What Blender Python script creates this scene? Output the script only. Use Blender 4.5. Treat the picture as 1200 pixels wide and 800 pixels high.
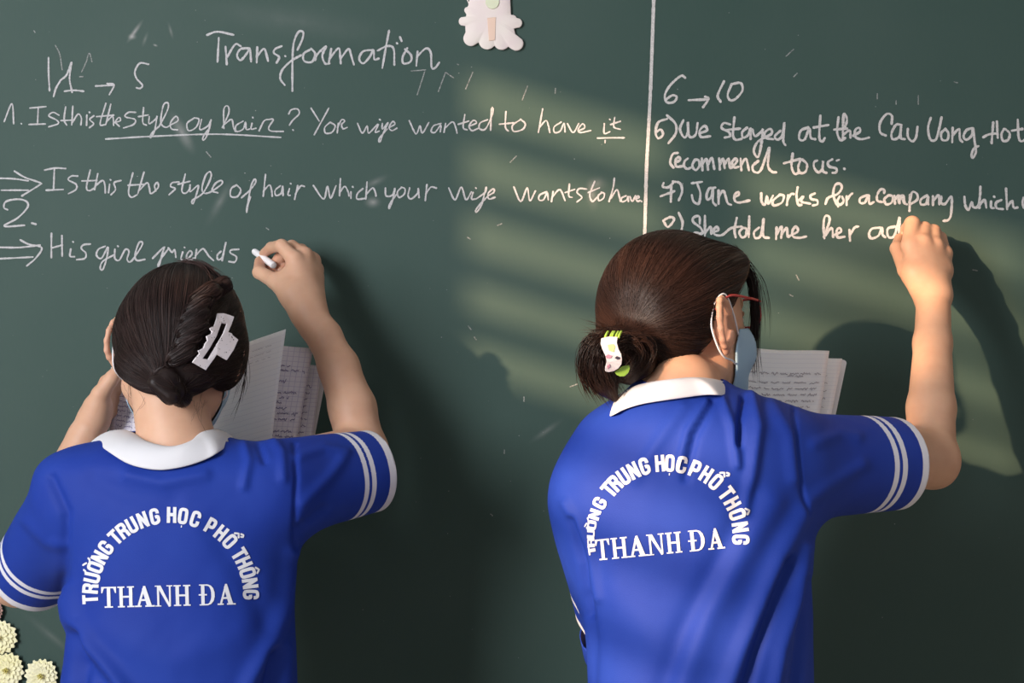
import bpy, bmesh, math, random
import numpy as np
from mathutils import Vector
from mathutils.bvhtree import BVHTree

for o in list(bpy.data.objects):
    bpy.data.objects.remove(o)
SC = bpy.context.scene
COL = SC.collection
random.seed(7)
RNG = np.random.default_rng(11)

# ------------------------------------------------------------------ camera, light, exposure
CAM_D, CAM_Z, FPX = 2.30, 1.46, 1654.0
cam_data = bpy.data.cameras.new('camera')
cam_data.sensor_width = 36.0
cam_data.lens = 36.0 * FPX / 1200.0
cam_data.clip_start = 0.05
cam = bpy.data.objects.new('camera', cam_data)
COL.objects.link(cam)
cam.location = (0, -CAM_D, CAM_Z)
cam.rotation_euler = (math.pi / 2, 0, 0)
SC.camera = cam

SC.view_settings.view_transform = 'Standard'
SC.view_settings.look = 'None'
SC.view_settings.gamma = 1.0
SC.view_settings.use_curve_mapping = False
SC.view_settings.exposure = 0.35

SUN_DIR = Vector((0.92, 1.0, -0.28))
SUN_STRENGTH, SUN_COLOR = 6.0, (1.0, 0.66, 0.40)
WORLD_STRENGTH, WORLD_COLOR = 0.27, (0.94, 0.95, 1.0)
WIN_POWER, WIN_COLOR = 142.0, (0.93, 0.95, 1.0)

world = bpy.data.worlds.new('world')
SC.world = world
world.use_nodes = True
bg = world.node_tree.nodes['Background']
bg.inputs[0].default_value = (*WORLD_COLOR, 1)
bg.inputs[1].default_value = WORLD_STRENGTH

sd = bpy.data.lights.new('sun', 'SUN')
sd.energy = SUN_STRENGTH
sd.color = SUN_COLOR
sd.angle = math.radians(0.95)
sun = bpy.data.objects.new('sun', sd)
COL.objects.link(sun)
sun.rotation_euler = SUN_DIR.to_track_quat('-Z', 'Y').to_euler()
sun.location = (-6, -6, 4)

ad = bpy.data.lights.new('window_daylight', 'AREA')
ad.shape = 'RECTANGLE'
ad.size, ad.size_y = 1.5, 1.5
ad.energy = WIN_POWER
ad.color = WIN_COLOR
win_light = bpy.data.objects.new('window_daylight', ad)
COL.objects.link(win_light)
win_light.location = (-2.12, -2.5, 2.05)
win_light.rotation_euler = Vector((1.0, 0.75, -0.2)).to_track_quat('-Z', 'Y').to_euler()


def P(px, py, y):
    """point of the place at depth y that the photograph shows at (px, py)"""
    s = (y + CAM_D) / FPX
    return np.array([(px - 600) * s, y, CAM_Z - (py - 400) * s])


def topx(V):
    V = np.asarray(V, dtype=np.float64)
    s = FPX / (V[..., 1] + CAM_D)
    return np.stack([600 + V[..., 0] * s, 400 - (V[..., 2] - CAM_Z) * s], -1)


# ------------------------------------------------------------------ materials
def mat(name, color, rough=0.6, spec=0.3, sss=0.0, sss_rad=(1, .3, .15), metallic=0.0, noise=None, bump=None,
        transmission=0.0, sheen=0.0, alpha=1.0):
    m = bpy.data.materials.new(name)
    m.use_nodes = True
    nt = m.node_tree
    b = nt.nodes['Principled BSDF']
    b.inputs['Base Color'].default_value = (*color, 1)
    b.inputs['Roughness'].default_value = rough
    b.inputs['Specular IOR Level'].default_value = spec
    b.inputs['Metallic'].default_value = metallic
    b.inputs['Transmission Weight'].default_value = transmission
    b.inputs['Sheen Weight'].default_value = sheen
    b.inputs['Alpha'].default_value = alpha
    if sss:
        b.inputs['Subsurface Weight'].default_value = sss
        b.inputs['Subsurface Radius'].default_value = sss_rad
        b.inputs['Subsurface Scale'].default_value = 0.008
    if noise:
        c2, scale, detail = noise
        tc = nt.nodes.new('ShaderNodeTexCoord')
        nz = nt.nodes.new('ShaderNodeTexNoise')
        nz.inputs['Scale'].default_value = scale
        nz.inputs['Detail'].default_value = detail
        nt.links.new(tc.outputs['Object'], nz.inputs['Vector'])
        rp = nt.nodes.new('ShaderNodeValToRGB')
        rp.color_ramp.elements[0].position = 0.35
        rp.color_ramp.elements[0].color = (*color, 1)
        rp.color_ramp.elements[1].position = 0.65
        rp.color_ramp.elements[1].color = (*c2, 1)
        nt.links.new(nz.outputs['Fac'], rp.inputs['Fac'])
        nt.links.new(rp.outputs['Color'], b.inputs['Base Color'])
    if bump:
        scale, strength, dist = bump
        tc = nt.nodes.new('ShaderNodeTexCoord')
        nz = nt.nodes.new('ShaderNodeTexNoise')
        nz.inputs['Scale'].default_value = scale
        nz.inputs['Detail'].default_value = 4
        nt.links.new(tc.outputs['Object'], nz.inputs['Vector'])
        bp = nt.nodes.new('ShaderNodeBump')
        bp.inputs['Strength'].default_value = strength
        bp.inputs['Distance'].default_value = dist
        nt.links.new(nz.outputs['Fac'], bp.inputs['Height'])
        nt.links.new(bp.outputs['Normal'], b.inputs['Normal'])
    return m


def attr_mix(m, attr, color, interp='LINEAR', lo=0.0, hi=1.0):
    """mix a second colour into a material where a mesh attribute says so"""
    nt = m.node_tree
    b = nt.nodes['Principled BSDF']
    at = nt.nodes.new('ShaderNodeAttribute')
    at.attribute_name = attr
    mr = nt.nodes.new('ShaderNodeMapRange')
    mr.inputs['From Min'].default_value = lo
    mr.inputs['From Max'].default_value = hi
    nt.links.new(at.outputs['Fac'], mr.inputs['Value'])
    mx = nt.nodes.new('ShaderNodeMix')
    mx.data_type = 'RGBA'
    sock = b.inputs['Base Color']
    if sock.is_linked:
        src = sock.links[0].from_socket
        nt.links.new(src, mx.inputs[6])
    else:
        mx.inputs[6].default_value = sock.default_value
    mx.inputs[7].default_value = (*color, 1)
    nt.links.new(mr.outputs['Result'], mx.inputs[0])
    nt.links.new(mx.outputs[2], sock)
    return m


# ------------------------------------------------------------------ object helpers
def mesh_obj(name, V, faces, material, parent=None, smooth=True, quads=None, origin=None):
    me = bpy.data.meshes.new(name)
    V = np.asarray(V, dtype=np.float32)
    if origin is not None:
        V = V - np.asarray(origin, dtype=np.float32)
    if quads is not None:
        n = len(quads)
        me.vertices.add(len(V))
        me.vertices.foreach_set('co', V.ravel())
        me.loops.add(4 * n)
        me.loops.foreach_set('vertex_index', np.asarray(quads, dtype=np.int32).ravel())
        me.polygons.add(n)
        me.polygons.foreach_set('loop_start', np.arange(0, 4 * n, 4, dtype=np.int32))
        me.update(calc_edges=True)
    else:
        me.from_pydata([tuple(v) for v in V.tolist()], [], [tuple(int(i) for i in f) for f in faces])
        me.update()
    me.polygons.foreach_set('use_smooth', np.full(len(me.polygons), smooth))
    mats = material if isinstance(material, (list, tuple)) else [material]
    for m in mats:
        me.materials.append(m)
    o = bpy.data.objects.new(name, me)
    COL.objects.link(o)
    if parent is not None:
        o.parent = parent
        off = np.array(wpos(parent))
        if origin is not None:
            o.location = tuple(np.asarray(origin) - off)
        else:
            o.location = tuple(-off)
    elif origin is not None:
        o.location = tuple(origin)
    return o


def wpos(o):
    p = np.zeros(3)
    while o is not None:
        p += np.array(o.location)
        o = o.parent
    return p


def set_attr(o, name, vals):
    a = o.data.attributes.new(name, 'FLOAT', 'POINT')
    a.data.foreach_set('value', np.asarray(vals, dtype=np.float32))


def tag(o, label=None, cat=None, group=None, kind=None):
    if label: o['label'] = label
    if cat: o['category'] = cat
    if group: o['group'] = group
    if kind: o['kind'] = kind
    return o


def empty(name, loc, label=None, cat=None, group=None):
    o = bpy.data.objects.new(name, None)
    COL.objects.link(o)
    o.location = tuple(loc)
    o.empty_display_size = 0.05
    return tag(o, label, cat, group)


class MB:
    """collects shapes for one mesh"""
    def __init__(self):
        self.V, self.F = [], []

    def add(self, V, F):
        n = len(self.V)
        self.V.extend([tuple(map(float, v)) for v in V])
        self.F.extend([tuple(i + n for i in f) for f in F])
        return self

    def box(self, lo, hi):
        x0, y0, z0 = lo; x1, y1, z1 = hi
        V = [(x0, y0, z0), (x1, y0, z0), (x1, y1, z0), (x0, y1, z0), (x0, y0, z1), (x1, y0, z1), (x1, y1, z1), (x0, y1, z1)]
        F = [(0, 3, 2, 1), (4, 5, 6, 7), (0, 1, 5, 4), (1, 2, 6, 5), (2, 3, 7, 6), (3, 0, 4, 7)]
        return self.add(V, F)

    def tube(self, pts, r, n=8, caps=True):
        V, F = tube_vf(pts, r, n, caps)
        return self.add(V, F)

    def build(self, name, m, parent=None, smooth=False):
        return mesh_obj(name, self.V, self.F, m, parent, smooth)


def tube_vf(pts, r, n=8, caps=True):
    pts = np.asarray(pts, dtype=np.float64)
    m = len(pts)
    r = np.full(m, r) if np.isscalar(r) else np.asarray(r, dtype=np.float64)
    t = np.gradient(pts, axis=0)
    t /= np.linalg.norm(t, axis=1, keepdims=True) + 1e-12
    up = np.array([0, 0, 1.0]) if abs(t[0, 2]) < 0.9 else np.array([1.0, 0, 0])
    V = []
    a = np.cross(t[0], up); a /= np.linalg.norm(a)
    for i in range(m):
        a = a - t[i] * (a @ t[i]); a /= np.linalg.norm(a) + 1e-12
        b = np.cross(t[i], a)
        for k in range(n):
            th = 2 * math.pi * k / n
            V.append(pts[i] + r[i] * (math.cos(th) * a + math.sin(th) * b))
    F = []
    for i in range(m - 1):
        for k in range(n):
            F.append((i * n + k, i * n + (k + 1) % n, (i + 1) * n + (k + 1) % n, (i + 1) * n + k))
    if caps:
        F.append(tuple(range(n - 1, -1, -1)))
        F.append(tuple((m - 1) * n + k for k in range(n)))
    return V, F


def catmull(pts, step):
    """smooth curve through pts, resampled about every step"""
    pts = np.asarray(pts, dtype=np.float64)
    if len(pts) == 2:
        n = max(2, int(np.linalg.norm(pts[1] - pts[0]) / step) + 1)
        return pts[0] + (pts[1] - pts[0]) * np.linspace(0, 1, n)[:, None]
    Q = np.vstack([2 * pts[0] - pts[1], pts, 2 * pts[-1] - pts[-2]])
    out = []
    for i in range(1, len(Q) - 2):
        p0, p1, p2, p3 = Q[i - 1], Q[i], Q[i + 1], Q[i + 2]
        n = max(2, int(np.linalg.norm(p2 - p1) / step) + 1)
        t = np.linspace(0, 1, n, endpoint=False)[:, None]
        out.append(0.5 * ((2 * p1) + (-p0 + p2) * t + (2 * p0 - 5 * p1 + 4 * p2 - p3) * t ** 2 + (-p0 + 3 * p1 - 3 * p2 + p3) * t ** 3))
    out.append(pts[-1:])
    return np.vstack(out)


def ribbon2d(pts, w, cap=True):
    """flat ribbon of width w along a 2-D polyline: vertices and quads"""
    pts = np.asarray(pts, dtype=np.float64)
    t = np.gradient(pts, axis=0)
    t /= np.linalg.norm(t, axis=1, keepdims=True) + 1e-9
    w = np.full(len(pts), w) if np.isscalar(w) else np.asarray(w)
    if cap:
        pts = np.vstack([pts[0] - t[0] * w[0] * .5, pts[0] - t[0] * w[0] * .36, pts, pts[-1] + t[-1] * w[-1] * .36, pts[-1] + t[-1] * w[-1] * .5])
        t = np.vstack([t[0], t[0], t, t[-1], t[-1]])
        w = np.concatenate([[w[0] * .3, w[0] * .72], w, [w[-1] * .72, w[-1] * .3]])
    n = np.stack([-t[:, 1], t[:, 0]], 1)
    L = pts + n * w[:, None] / 2
    R = pts - n * w[:, None] / 2
    V = np.empty((2 * len(pts), 2)); V[0::2] = L; V[1::2] = R
    F = [(2 * i, 2 * i + 1, 2 * i + 3, 2 * i + 2) for i in range(len(pts) - 1)]
    return V, F


# ------------------------------------------------------------------ implicit surfaces: smooth unions of limbs, meshed as one skin
class Field:
    def __init__(self):
        self.prims = []

    def _add(self, fn, lo, hi, k, op):
        self.prims.append((fn, np.asarray(lo), np.asarray(hi), k, op))
        return self

    def cone(self, a, b, ra, rb, k=.01, op='+'):
        a = np.asarray(a, float); b = np.asarray(b, float)
        ab = b - a; L2 = float(ab @ ab) + 1e-12

        def fn(x, y, z):
            px, py, pz = x - a[0], y - a[1], z - a[2]
            t = np.clip((px * ab[0] + py * ab[1] + pz * ab[2]) / L2, 0, 1)
            return np.sqrt((px - t * ab[0]) ** 2 + (py - t * ab[1]) ** 2 + (pz - t * ab[2]) ** 2) - (ra + (rb - ra) * t)
        r = max(ra, rb)
        return self._add(fn, np.minimum(a, b) - r, np.maximum(a, b) + r, k, op)

    def chain(self, pts, rad, k=.003, k0=None, op='+'):
        for i in range(len(pts) - 1):
            self.cone(pts[i], pts[i + 1], rad[i], rad[i + 1], (k0 if (k0 is not None and i == 0) else k), op)
        return self

    def ell(self, c, r, R=None, k=.01, op='+'):
        c = np.asarray(c, float); r = np.asarray(r, float)
        R = np.eye(3) if R is None else np.asarray(R, float)

        def fn(x, y, z):
            dx, dy, dz = x - c[0], y - c[1], z - c[2]
            q = [R[i, 0] * dx + R[i, 1] * dy + R[i, 2] * dz for i in range(3)]
            k0 = np.sqrt((q[0] / r[0]) ** 2 + (q[1] / r[1]) ** 2 + (q[2] / r[2]) ** 2)
            k1 = np.sqrt((q[0] / r[0] ** 2) ** 2 + (q[1] / r[1] ** 2) ** 2 + (q[2] / r[2] ** 2) ** 2)
            return k0 * (k0 - 1.0) / (k1 + 1e-6)
        e = np.sqrt(((R.T * r) ** 2).sum(1))
        return self._add(fn, c - e, c + e, k, op)

    def loft(self, rows, yaw=0.0, p=2.3, off=0.0, k=.02, op='+'):
        """rows: (z, cx, cy, rx, ry) from low to high"""
        A = np.asarray(sorted(rows), float)
        zs = A[:, 0]
        fine = np.linspace(zs[0], zs[-1], 160)
        T = [np.interp(fine, zs, A[:, i]) for i in range(1, 5)]
        ker = np.hanning(15); ker /= ker.sum()
        T = [np.convolve(np.pad(t, 7, mode='edge'), ker, 'valid') for t in T]
        cs, sn = math.cos(yaw), math.sin(yaw)

        def fn(x, y, z):
            cx, cy, rx, ry = [np.interp(np.ravel(z), fine, t).reshape(np.shape(z)) for t in T]
            dx, dy = x - cx, y - cy
            qx, qy = np.abs(cs * dx + sn * dy) / rx, np.abs(-sn * dx + cs * dy) / ry
            k0 = (qx ** p + qy ** p + 1e-9) ** (1 / p)
            d = (k0 - 1) * np.minimum(rx, ry) * 1.15 - off
            return np.maximum(d, np.maximum(z - zs[-1], zs[0] - z) - off)
        m = A[:, 3:5].max() * 1.1 + abs(off)
        lo = np.array([A[:, 1].min() - m, A[:, 2].min() - m, zs[0] - abs(off)])
        hi = np.array([A[:, 1].max() + m, A[:, 2].max() + m, zs[-1] + abs(off)])
        return self._add(fn, lo, hi, k, op)

    def plane(self, pt, n, k=.004):
        """cut away everything on the side n points to"""
        pt = np.asarray(pt, float); n = np.asarray(n, float); n = n / np.linalg.norm(n)

        def fn(x, y, z):
            return -((x - pt[0]) * n[0] + (y - pt[1]) * n[1] + (z - pt[2]) * n[2])
        return self._add(fn, np.full(3, -9.), np.full(3, 9.), k, '-')

    @staticmethod
    def comb(a, b, k, op):
        if op == '+':
            h = np.maximum(k - np.abs(a - b), 0) / k
            return np.minimum(a, b) - h * h * k * .25
        b = -b
        h = np.maximum(k - np.abs(a - b), 0) / k
        return np.maximum(a, b) + h * h * k * .25

    def eval(self, pts):
        pts = np.asarray(pts, float)
        x, y, z = pts[..., 0], pts[..., 1], pts[..., 2]
        d = np.full(x.shape, 1.0)
        for fn, lo, hi, k, op in self.prims:
            d = self.comb(d, fn(x, y, z), k, op)
        return d

    def grad(self, pts, e=5e-4):
        f0 = self.eval(pts)
        g = np.stack([self.eval(pts + np.eye(3)[i] * e) - f0 for i in range(3)], -1)
        return f0, g / (np.linalg.norm(g, axis=-1, keepdims=True) + 1e-12)

    def bounds(self):
        plus = [p for p in self.prims if p[4] == '+']
        return np.min([p[1] for p in plus], 0), np.max([p[2] for p in plus], 0)

    def mesh(self, h, lo=None, hi=None, smooth=1):
        b0, b1 = self.bounds()
        lo = (b0 if lo is None else np.maximum(b0, lo)) - 3 * h
        hi = (b1 if hi is None else np.minimum(b1, hi)) + 3 * h
        n = np.ceil((hi - lo) / h).astype(int) + 1
        D = np.full(n, 0.08, np.float32)
        ax = [(lo[i] + h * np.arange(n[i])).astype(np.float32) for i in range(3)]
        for fn, p0, p1, k, op in self.prims:
            m = k + 3 * h
            i0 = np.maximum(np.floor((p0 - m - lo) / h).astype(int), 0)
            i1 = np.minimum(np.ceil((p1 + m - lo) / h).astype(int) + 1, n)
            if np.any(i1 <= i0):
                continue
            x = ax[0][i0[0]:i1[0], None, None]; y = ax[1][None, i0[1]:i1[1], None]; z = ax[2][None, None, i0[2]:i1[2]]
            sl = tuple(slice(i0[i], i1[i]) for i in range(3))
            D[sl] = self.comb(D[sl], fn(x, y, z).astype(np.float32), k, op)
        return surface_nets(D, lo, h, smooth)


def surface_nets(D, lo, h, smooth=1):
    ins = D < 0
    n = D.shape
    s = np.zeros((n[0] - 1, n[1] - 1, n[2] - 1), np.uint8)
    corners = [(i, j, k) for i in (0, 1) for j in (0, 1) for k in (0, 1)]
    for i, j, k in corners:
        s += ins[i:n[0] - 1 + i, j:n[1] - 1 + j, k:n[2] - 1 + k]
    act = (s > 0) & (s < 8)
    idx = np.full(act.shape, -1, np.int32)
    I = np.argwhere(act)
    idx[act] = np.arange(len(I), dtype=np.int32)
    acc = np.zeros((len(I), 3)); cnt = np.zeros(len(I))
    for a in corners:
        for axis in range(3):
            if a[axis]:
                continue
            b = list(a); b[axis] = 1
            va = D[I[:, 0] + a[0], I[:, 1] + a[1], I[:, 2] + a[2]].astype(float)
            vb = D[I[:, 0] + b[0], I[:, 1] + b[1], I[:, 2] + b[2]].astype(float)
            m = (va < 0) != (vb < 0)
            t = va[m] / (va[m] - vb[m])
            p = np.tile(np.array(a, float), (m.sum(), 1)); p[:, axis] += t
            acc[m] += p; cnt[m] += 1
    V = lo + h * (I + acc / cnt[:, None])
    Q = []
    for axis in range(3):
        o1, o2 = (axis + 1) % 3, (axis + 2) % 3
        A = np.moveaxis(ins, axis, 0)
        chg = A[:-1] != A[1:]
        E = np.argwhere(np.moveaxis(chg, 0, axis))
        ok = (E[:, o1] > 0) & (E[:, o2] > 0) & (E[:, o1] < n[o1] - 1) & (E[:, o2] < n[o2] - 1)
        E = E[ok]

        def cell(d1, d2):
            c = E.copy(); c[:, o1] -= d1; c[:, o2] -= d2
            return idx[c[:, 0], c[:, 1], c[:, 2]]
        q = np.stack([cell(1, 1), cell(0, 1), cell(0, 0), cell(1, 0)], 1)
        flip = ~ins[E[:, 0], E[:, 1], E[:, 2]]
        q[flip] = q[flip][:, ::-1]
        Q.append(q)
    Q = np.vstack(Q)
    for _ in range(smooth):
        V = laplace(V, Q, .5)
    return V, Q


def laplace(V, Q, f):
    E = np.vstack([Q[:, [0, 1]], Q[:, [1, 2]], Q[:, [2, 3]], Q[:, [3, 0]]])
    n = len(V)
    c = np.bincount(E[:, 0], minlength=n) + np.bincount(E[:, 1], minlength=n)
    S = np.stack([np.bincount(E[:, 0], V[E[:, 1], i], n) + np.bincount(E[:, 1], V[E[:, 0], i], n) for i in range(3)], 1)
    return V + f * (S / np.maximum(c, 1)[:, None] - V)


def vnormals(V, Q):
    nn = np.cross(V[Q[:, 2]] - V[Q[:, 0]], V[Q[:, 3]] - V[Q[:, 1]])
    N = np.zeros_like(V)
    for i in range(4):
        for c in range(3):
            N[:, c] += np.bincount(Q[:, i], nn[:, c], len(V))
    return N / (np.linalg.norm(N, axis=1, keepdims=True) + 1e-12)


def polydist2(X, line):
    """distance of 2-D points X to a polyline"""
    line = np.asarray(line, float)
    best = np.full(len(X), 1e9)
    for a, b in zip(line[:-1], line[1:]):
        ab = b - a
        t = np.clip(((X - a) @ ab) / (ab @ ab + 1e-9), 0, 1)
        best = np.minimum(best, np.linalg.norm(X - (a + t[:, None] * ab), axis=1))
    return best


def bvh_of(V, F):
    return BVHTree.FromPolygons([tuple(v) for v in np.asarray(V).tolist()], [tuple(f) for f in np.asarray(F).tolist()])


CAMP = Vector((0, -CAM_D, CAM_Z))


def drape(bvh, px, py, off):
    """point on a surface where the photograph shows (px, py), lifted by off along the normal"""
    d = (Vector(P(px, py, 0.0)) - CAMP).normalized()
    hit, nrm, _, _ = bvh.ray_cast(CAMP, d)
    if hit is None:
        return None
    if nrm.dot(d) > 0:
        nrm = -nrm
    return np.array(hit + nrm * off)
# ------------------------------------------------------------------ the room: front wall, floor, window wall on the left
M_wall = mat('painted_wall', (0.72, 0.70, 0.62), .85, noise=((0.66, 0.64, 0.56), 3, 4))
M_floor = mat('floor_tile', (0.42, 0.36, 0.30), .45, noise=((0.36, 0.31, 0.26), 6, 4))
M_winframe = mat('window_paint', (0.16, 0.26, 0.24), .5)

MB().box((-2.3, 0.03, 0), (3.2, 0.15, 3.3)).build('wall_front', M_wall)['kind'] = 'structure'
MB().box((-2.3, -5.2, -.1), (3.2, 0.15, 0)).build('floor', M_floor)['kind'] = 'structure'
XW = -2.2
ZS1, ZS2, ZH = CAM_Z + .58, CAM_Z - .10, CAM_Z + 1.135
wl = MB()
wl.box((XW - .1, -2.315, 0), (XW, 0.03, 3.3))
wl.box((XW - .1, -2.77, 0), (XW, -2.315, ZS1)).box((XW - .1, -2.77, ZH), (XW, -2.315, 3.3))
wl.box((XW - .1, -2.80, 0), (XW, -2.77, 3.3))
wl.box((XW - .1, -3.42, 0), (XW, -2.80, ZS2)).box((XW - .1, -3.42, ZH), (XW, -2.80, 3.3))
wl.box((XW - .1, -5.2, 0), (XW, -3.42, 3.3))
wl.build('wall_left', M_wall)['kind'] = 'structure'
for wi, (y0, y1, zs) in enumerate(((-2.77, -2.315, ZS1), (-3.42, -2.80, ZS2))):
    w = MB()
    bt = (.019, .014)[wi]
    w.box((XW - .07, y0, zs), (XW - .03, y0 + .03, ZH)).box((XW - .07, y1 - .03, zs), (XW - .03, y1, ZH))
    w.box((XW - .07, y0 + .03, zs), (XW - .03, y1 - .03, zs + .03)).box((XW - .07, y0 + .03, ZH - .03), (XW - .03, y1 - .03, ZH))
    for zb in (1.006, .895, .785, .690, .58, .47, .36, .25, .14, .03):
        if CAM_Z + zb > zs + .05:
            w.box((XW - .062, y0 + .03, CAM_Z + zb - bt), (XW - .038, y1 - .03, CAM_Z + zb + bt))
    w.build('window_%d' % (wi + 1), M_winframe)['kind'] = 'structure'

# ------------------------------------------------------------------ chalkboard
def board_material():
    m = bpy.data.materials.new('chalkboard_green')
    m.use_nodes = True
    nt = m.node_tree
    L = nt.links.new
    b = nt.nodes['Principled BSDF']
    b.inputs['Roughness'].default_value = .62
    b.inputs['Specular IOR Level'].default_value = .18
    tc = nt.nodes.new('ShaderNodeTexCoord')
    n1 = nt.nodes.new('ShaderNodeTexNoise'); n1.inputs['Scale'].default_value = 2.2; n1.inputs['Detail'].default_value = 6
    n2 = nt.nodes.new('ShaderNodeTexNoise'); n2.inputs['Scale'].default_value = 240; n2.inputs['Detail'].default_value = 3
    mp = nt.nodes.new('ShaderNodeMapping'); mp.inputs['Scale'].default_value = (1, 1, .25)
    L(tc.outputs['Object'], n1.inputs['Vector']); L(tc.outputs['Object'], mp.inputs['Vector']); L(mp.outputs[0], n2.inputs['Vector'])
    r1 = nt.nodes.new('ShaderNodeValToRGB')
    r1.color_ramp.elements[0].position = .3; r1.color_ramp.elements[0].color = (.038, .074, .062, 1)
    r1.color_ramp.elements[1].position = .72; r1.color_ramp.elements[1].color = (.052, .088, .075, 1)
    L(n1.outputs['Fac'], r1.inputs['Fac'])
    cur = r1.outputs['Color']

    def mix(fac_socket, color, amount):
        nonlocal cur
        mu = nt.nodes.new('ShaderNodeMath'); mu.operation = 'MULTIPLY'; mu.inputs[1].default_value = amount
        L(fac_socket, mu.inputs[0])
        mx = nt.nodes.new('ShaderNodeMix'); mx.data_type = 'RGBA'
        L(mu.outputs[0], mx.inputs[0]); L(cur, mx.inputs[6]); mx.inputs[7].default_value = (*color, 1)
        cur = mx.outputs[2]
    mix(n2.outputs['Fac'], (.085, .105, .095), .16)
    n3 = nt.nodes.new('ShaderNodeTexNoise'); n3.inputs['Scale'].default_value = 26; n3.inputs['Detail'].default_value = 5
    L(tc.outputs['Object'], n3.inputs['Vector'])
    # rubbed chalk smudges: px, py, long radius, short radius (px), angle, strength
    for (px, py, ra, rb, ang, st) in ((213, 155, 34, 11, 60, .30), (437, 237, 13, 9, 0, .34), (440, 213, 22, 7, -25, .13), (258, 236, 42, 9, -60, .12),
                                      (158, 37, 20, 4, -55, .40), (155, 43, 7, 5, 0, .35), (170, 46, 12, 3.5, -70, .20), (200, 36, 13, 3, 75, .16), (694, 228, 24, 10, 85, .16),
                                      (700, 215, 16, 12, 0, .14), (640, 505, 30, 6, -35, .12), (182, 53, 4, 2, 20, .5), (350, 25, 160, 26, 8, .05), (60, 745, 60, 8, 40, .06)):
        c = P(px, py, 0)
        s = CAM_D / FPX
        m1 = nt.nodes.new('ShaderNodeMapping'); m1.vector_type = 'TEXTURE'
        m1.inputs['Location'].default_value = (c[0], 0, c[2])
        m1.inputs['Rotation'].default_value = (0, math.radians(ang), 0)
        m1.inputs['Scale'].default_value = (ra * s, 1, rb * s)
        g = nt.nodes.new('ShaderNodeTexGradient'); g.gradient_type = 'QUADRATIC_SPHERE'
        L(tc.outputs['Object'], m1.inputs['Vector']); L(m1.outputs[0], g.inputs['Vector'])
        k = nt.nodes.new('ShaderNodeMath'); k.operation = 'MULTIPLY'
        L(g.outputs['Fac'], k.inputs[0]); L(n3.outputs['Fac'], k.inputs[1])
        mix(k.outputs[0], (.62, .58, .57), st * 2.2)
    L(cur, b.inputs['Base Color'])
    bp = nt.nodes.new('ShaderNodeBump'); bp.inputs['Strength'].default_value = .12; bp.inputs['Distance'].default_value = .0006
    L(n2.outputs['Fac'], bp.inputs['Height']); L(bp.outputs['Normal'], b.inputs['Normal'])
    return m


def chalk_material(name, c1, c2):
    m = mat(name, c1, .9, .1, noise=(c2, 700, 3))
    return m


M_board = board_material()
M_chalk_l = chalk_material('chalk_marks', (.38, .38, .38), (.60, .58, .59))
M_chalk_r = chalk_material('chalk_marks_fresh', (.46, .44, .42), (.66, .63, .61))
M_chalk_f = chalk_material('chalk_marks_faint', (.10, .12, .11), (.40, .40, .39))
M_alu = mat('aluminium', (.62, .63, .64), .35, metallic=.9)

board = empty('chalkboard', (0, .015, .62), 'wide dark green chalkboard covered in handwritten English sentences', 'chalkboard')
MB().box((-1.8, 0, .70), (1.8, .02, 2.05)).build('writing_surface', M_board, board)
fr = MB()
fr.box((-1.83, .0, 2.05), (1.83, .03, 2.08)).box((-1.83, .0, .67), (1.83, .03, .70))
fr.box((-1.83, .0, .70), (-1.8, .03, 2.05)).box((1.8, .0, .70), (1.83, .03, 2.05))
fr.build('frame', M_alu, board)
# ------------------------------------------------------------------ chalk handwriting; strokes measured on enlarged views (x0, y0, scale)
def S(text):
    return [[tuple(map(float, p.split(','))) for p in st.split()] for st in text.strip().split('|')]


W_LINES = []


def writing(label, m, width, *pieces):
    W_LINES.append((label, m, width, pieces))


Z1, Z2, Z3, Z4 = (0, 50, 6), (180, 20, 5.333), (360, 20, 5.333), (560, 100, 5.333)
Z5, Z6, Z7 = (0, 180, 5.714), (180, 180, 5.714), (360, 190, 5.4545)
Z8, Z9, Z10, Z11, Z12, Z13 = (750, 80, 6.153), (910, 120, 8), (1050, 120, 8), (750, 200, 7.5), (900, 200, 7.5), (1050, 200, 8)
writing('title word Transformation', M_chalk_l, 3.0,
    (Z2, S('335,112 400,92 500,112|408,130 400,280|450,185 458,295|460,250 510,172 545,182|600,195 545,200 522,240 545,270 585,225 602,198 610,278|648,190 645,285|647,245 690,198 706,235 716,275|800,182 760,200 752,225 785,250 770,285|868,462 868,300 875,170 905,95 935,95 930,140 900,205|820,425 792,385 805,330 860,275 920,240|985,200 938,230 942,275 990,280 1010,230 985,197|822,243 824,245')),
    (Z3, S('50,270 62,235 118,182 95,240 112,290 140,290|150,200 135,290|140,260 195,195 206,235 210,290|212,255 258,200 275,240 292,297|410,205 350,215 325,260 350,290 390,250 415,207 420,265 445,260|512,85 492,190 470,318|440,210 500,182 540,198 545,298|580,125 590,150|560,163 563,166|625,195 597,250 602,290 645,280 650,240 612,202|690,215 682,305|688,245 742,197 772,222 778,315 800,318 825,285')))
writing('small heading 1 to 5', M_chalk_l, 2.5,
    (Z1, S('342,105 343,220 350,338|425,265 470,225 503,138 490,250 508,348|455,342 520,335 588,342|675,305 740,302 800,300|755,288 803,298 770,366|1045,152 985,145 950,200 960,250 1003,300 985,322 962,318|425,268 395,320 378,380')))
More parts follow.
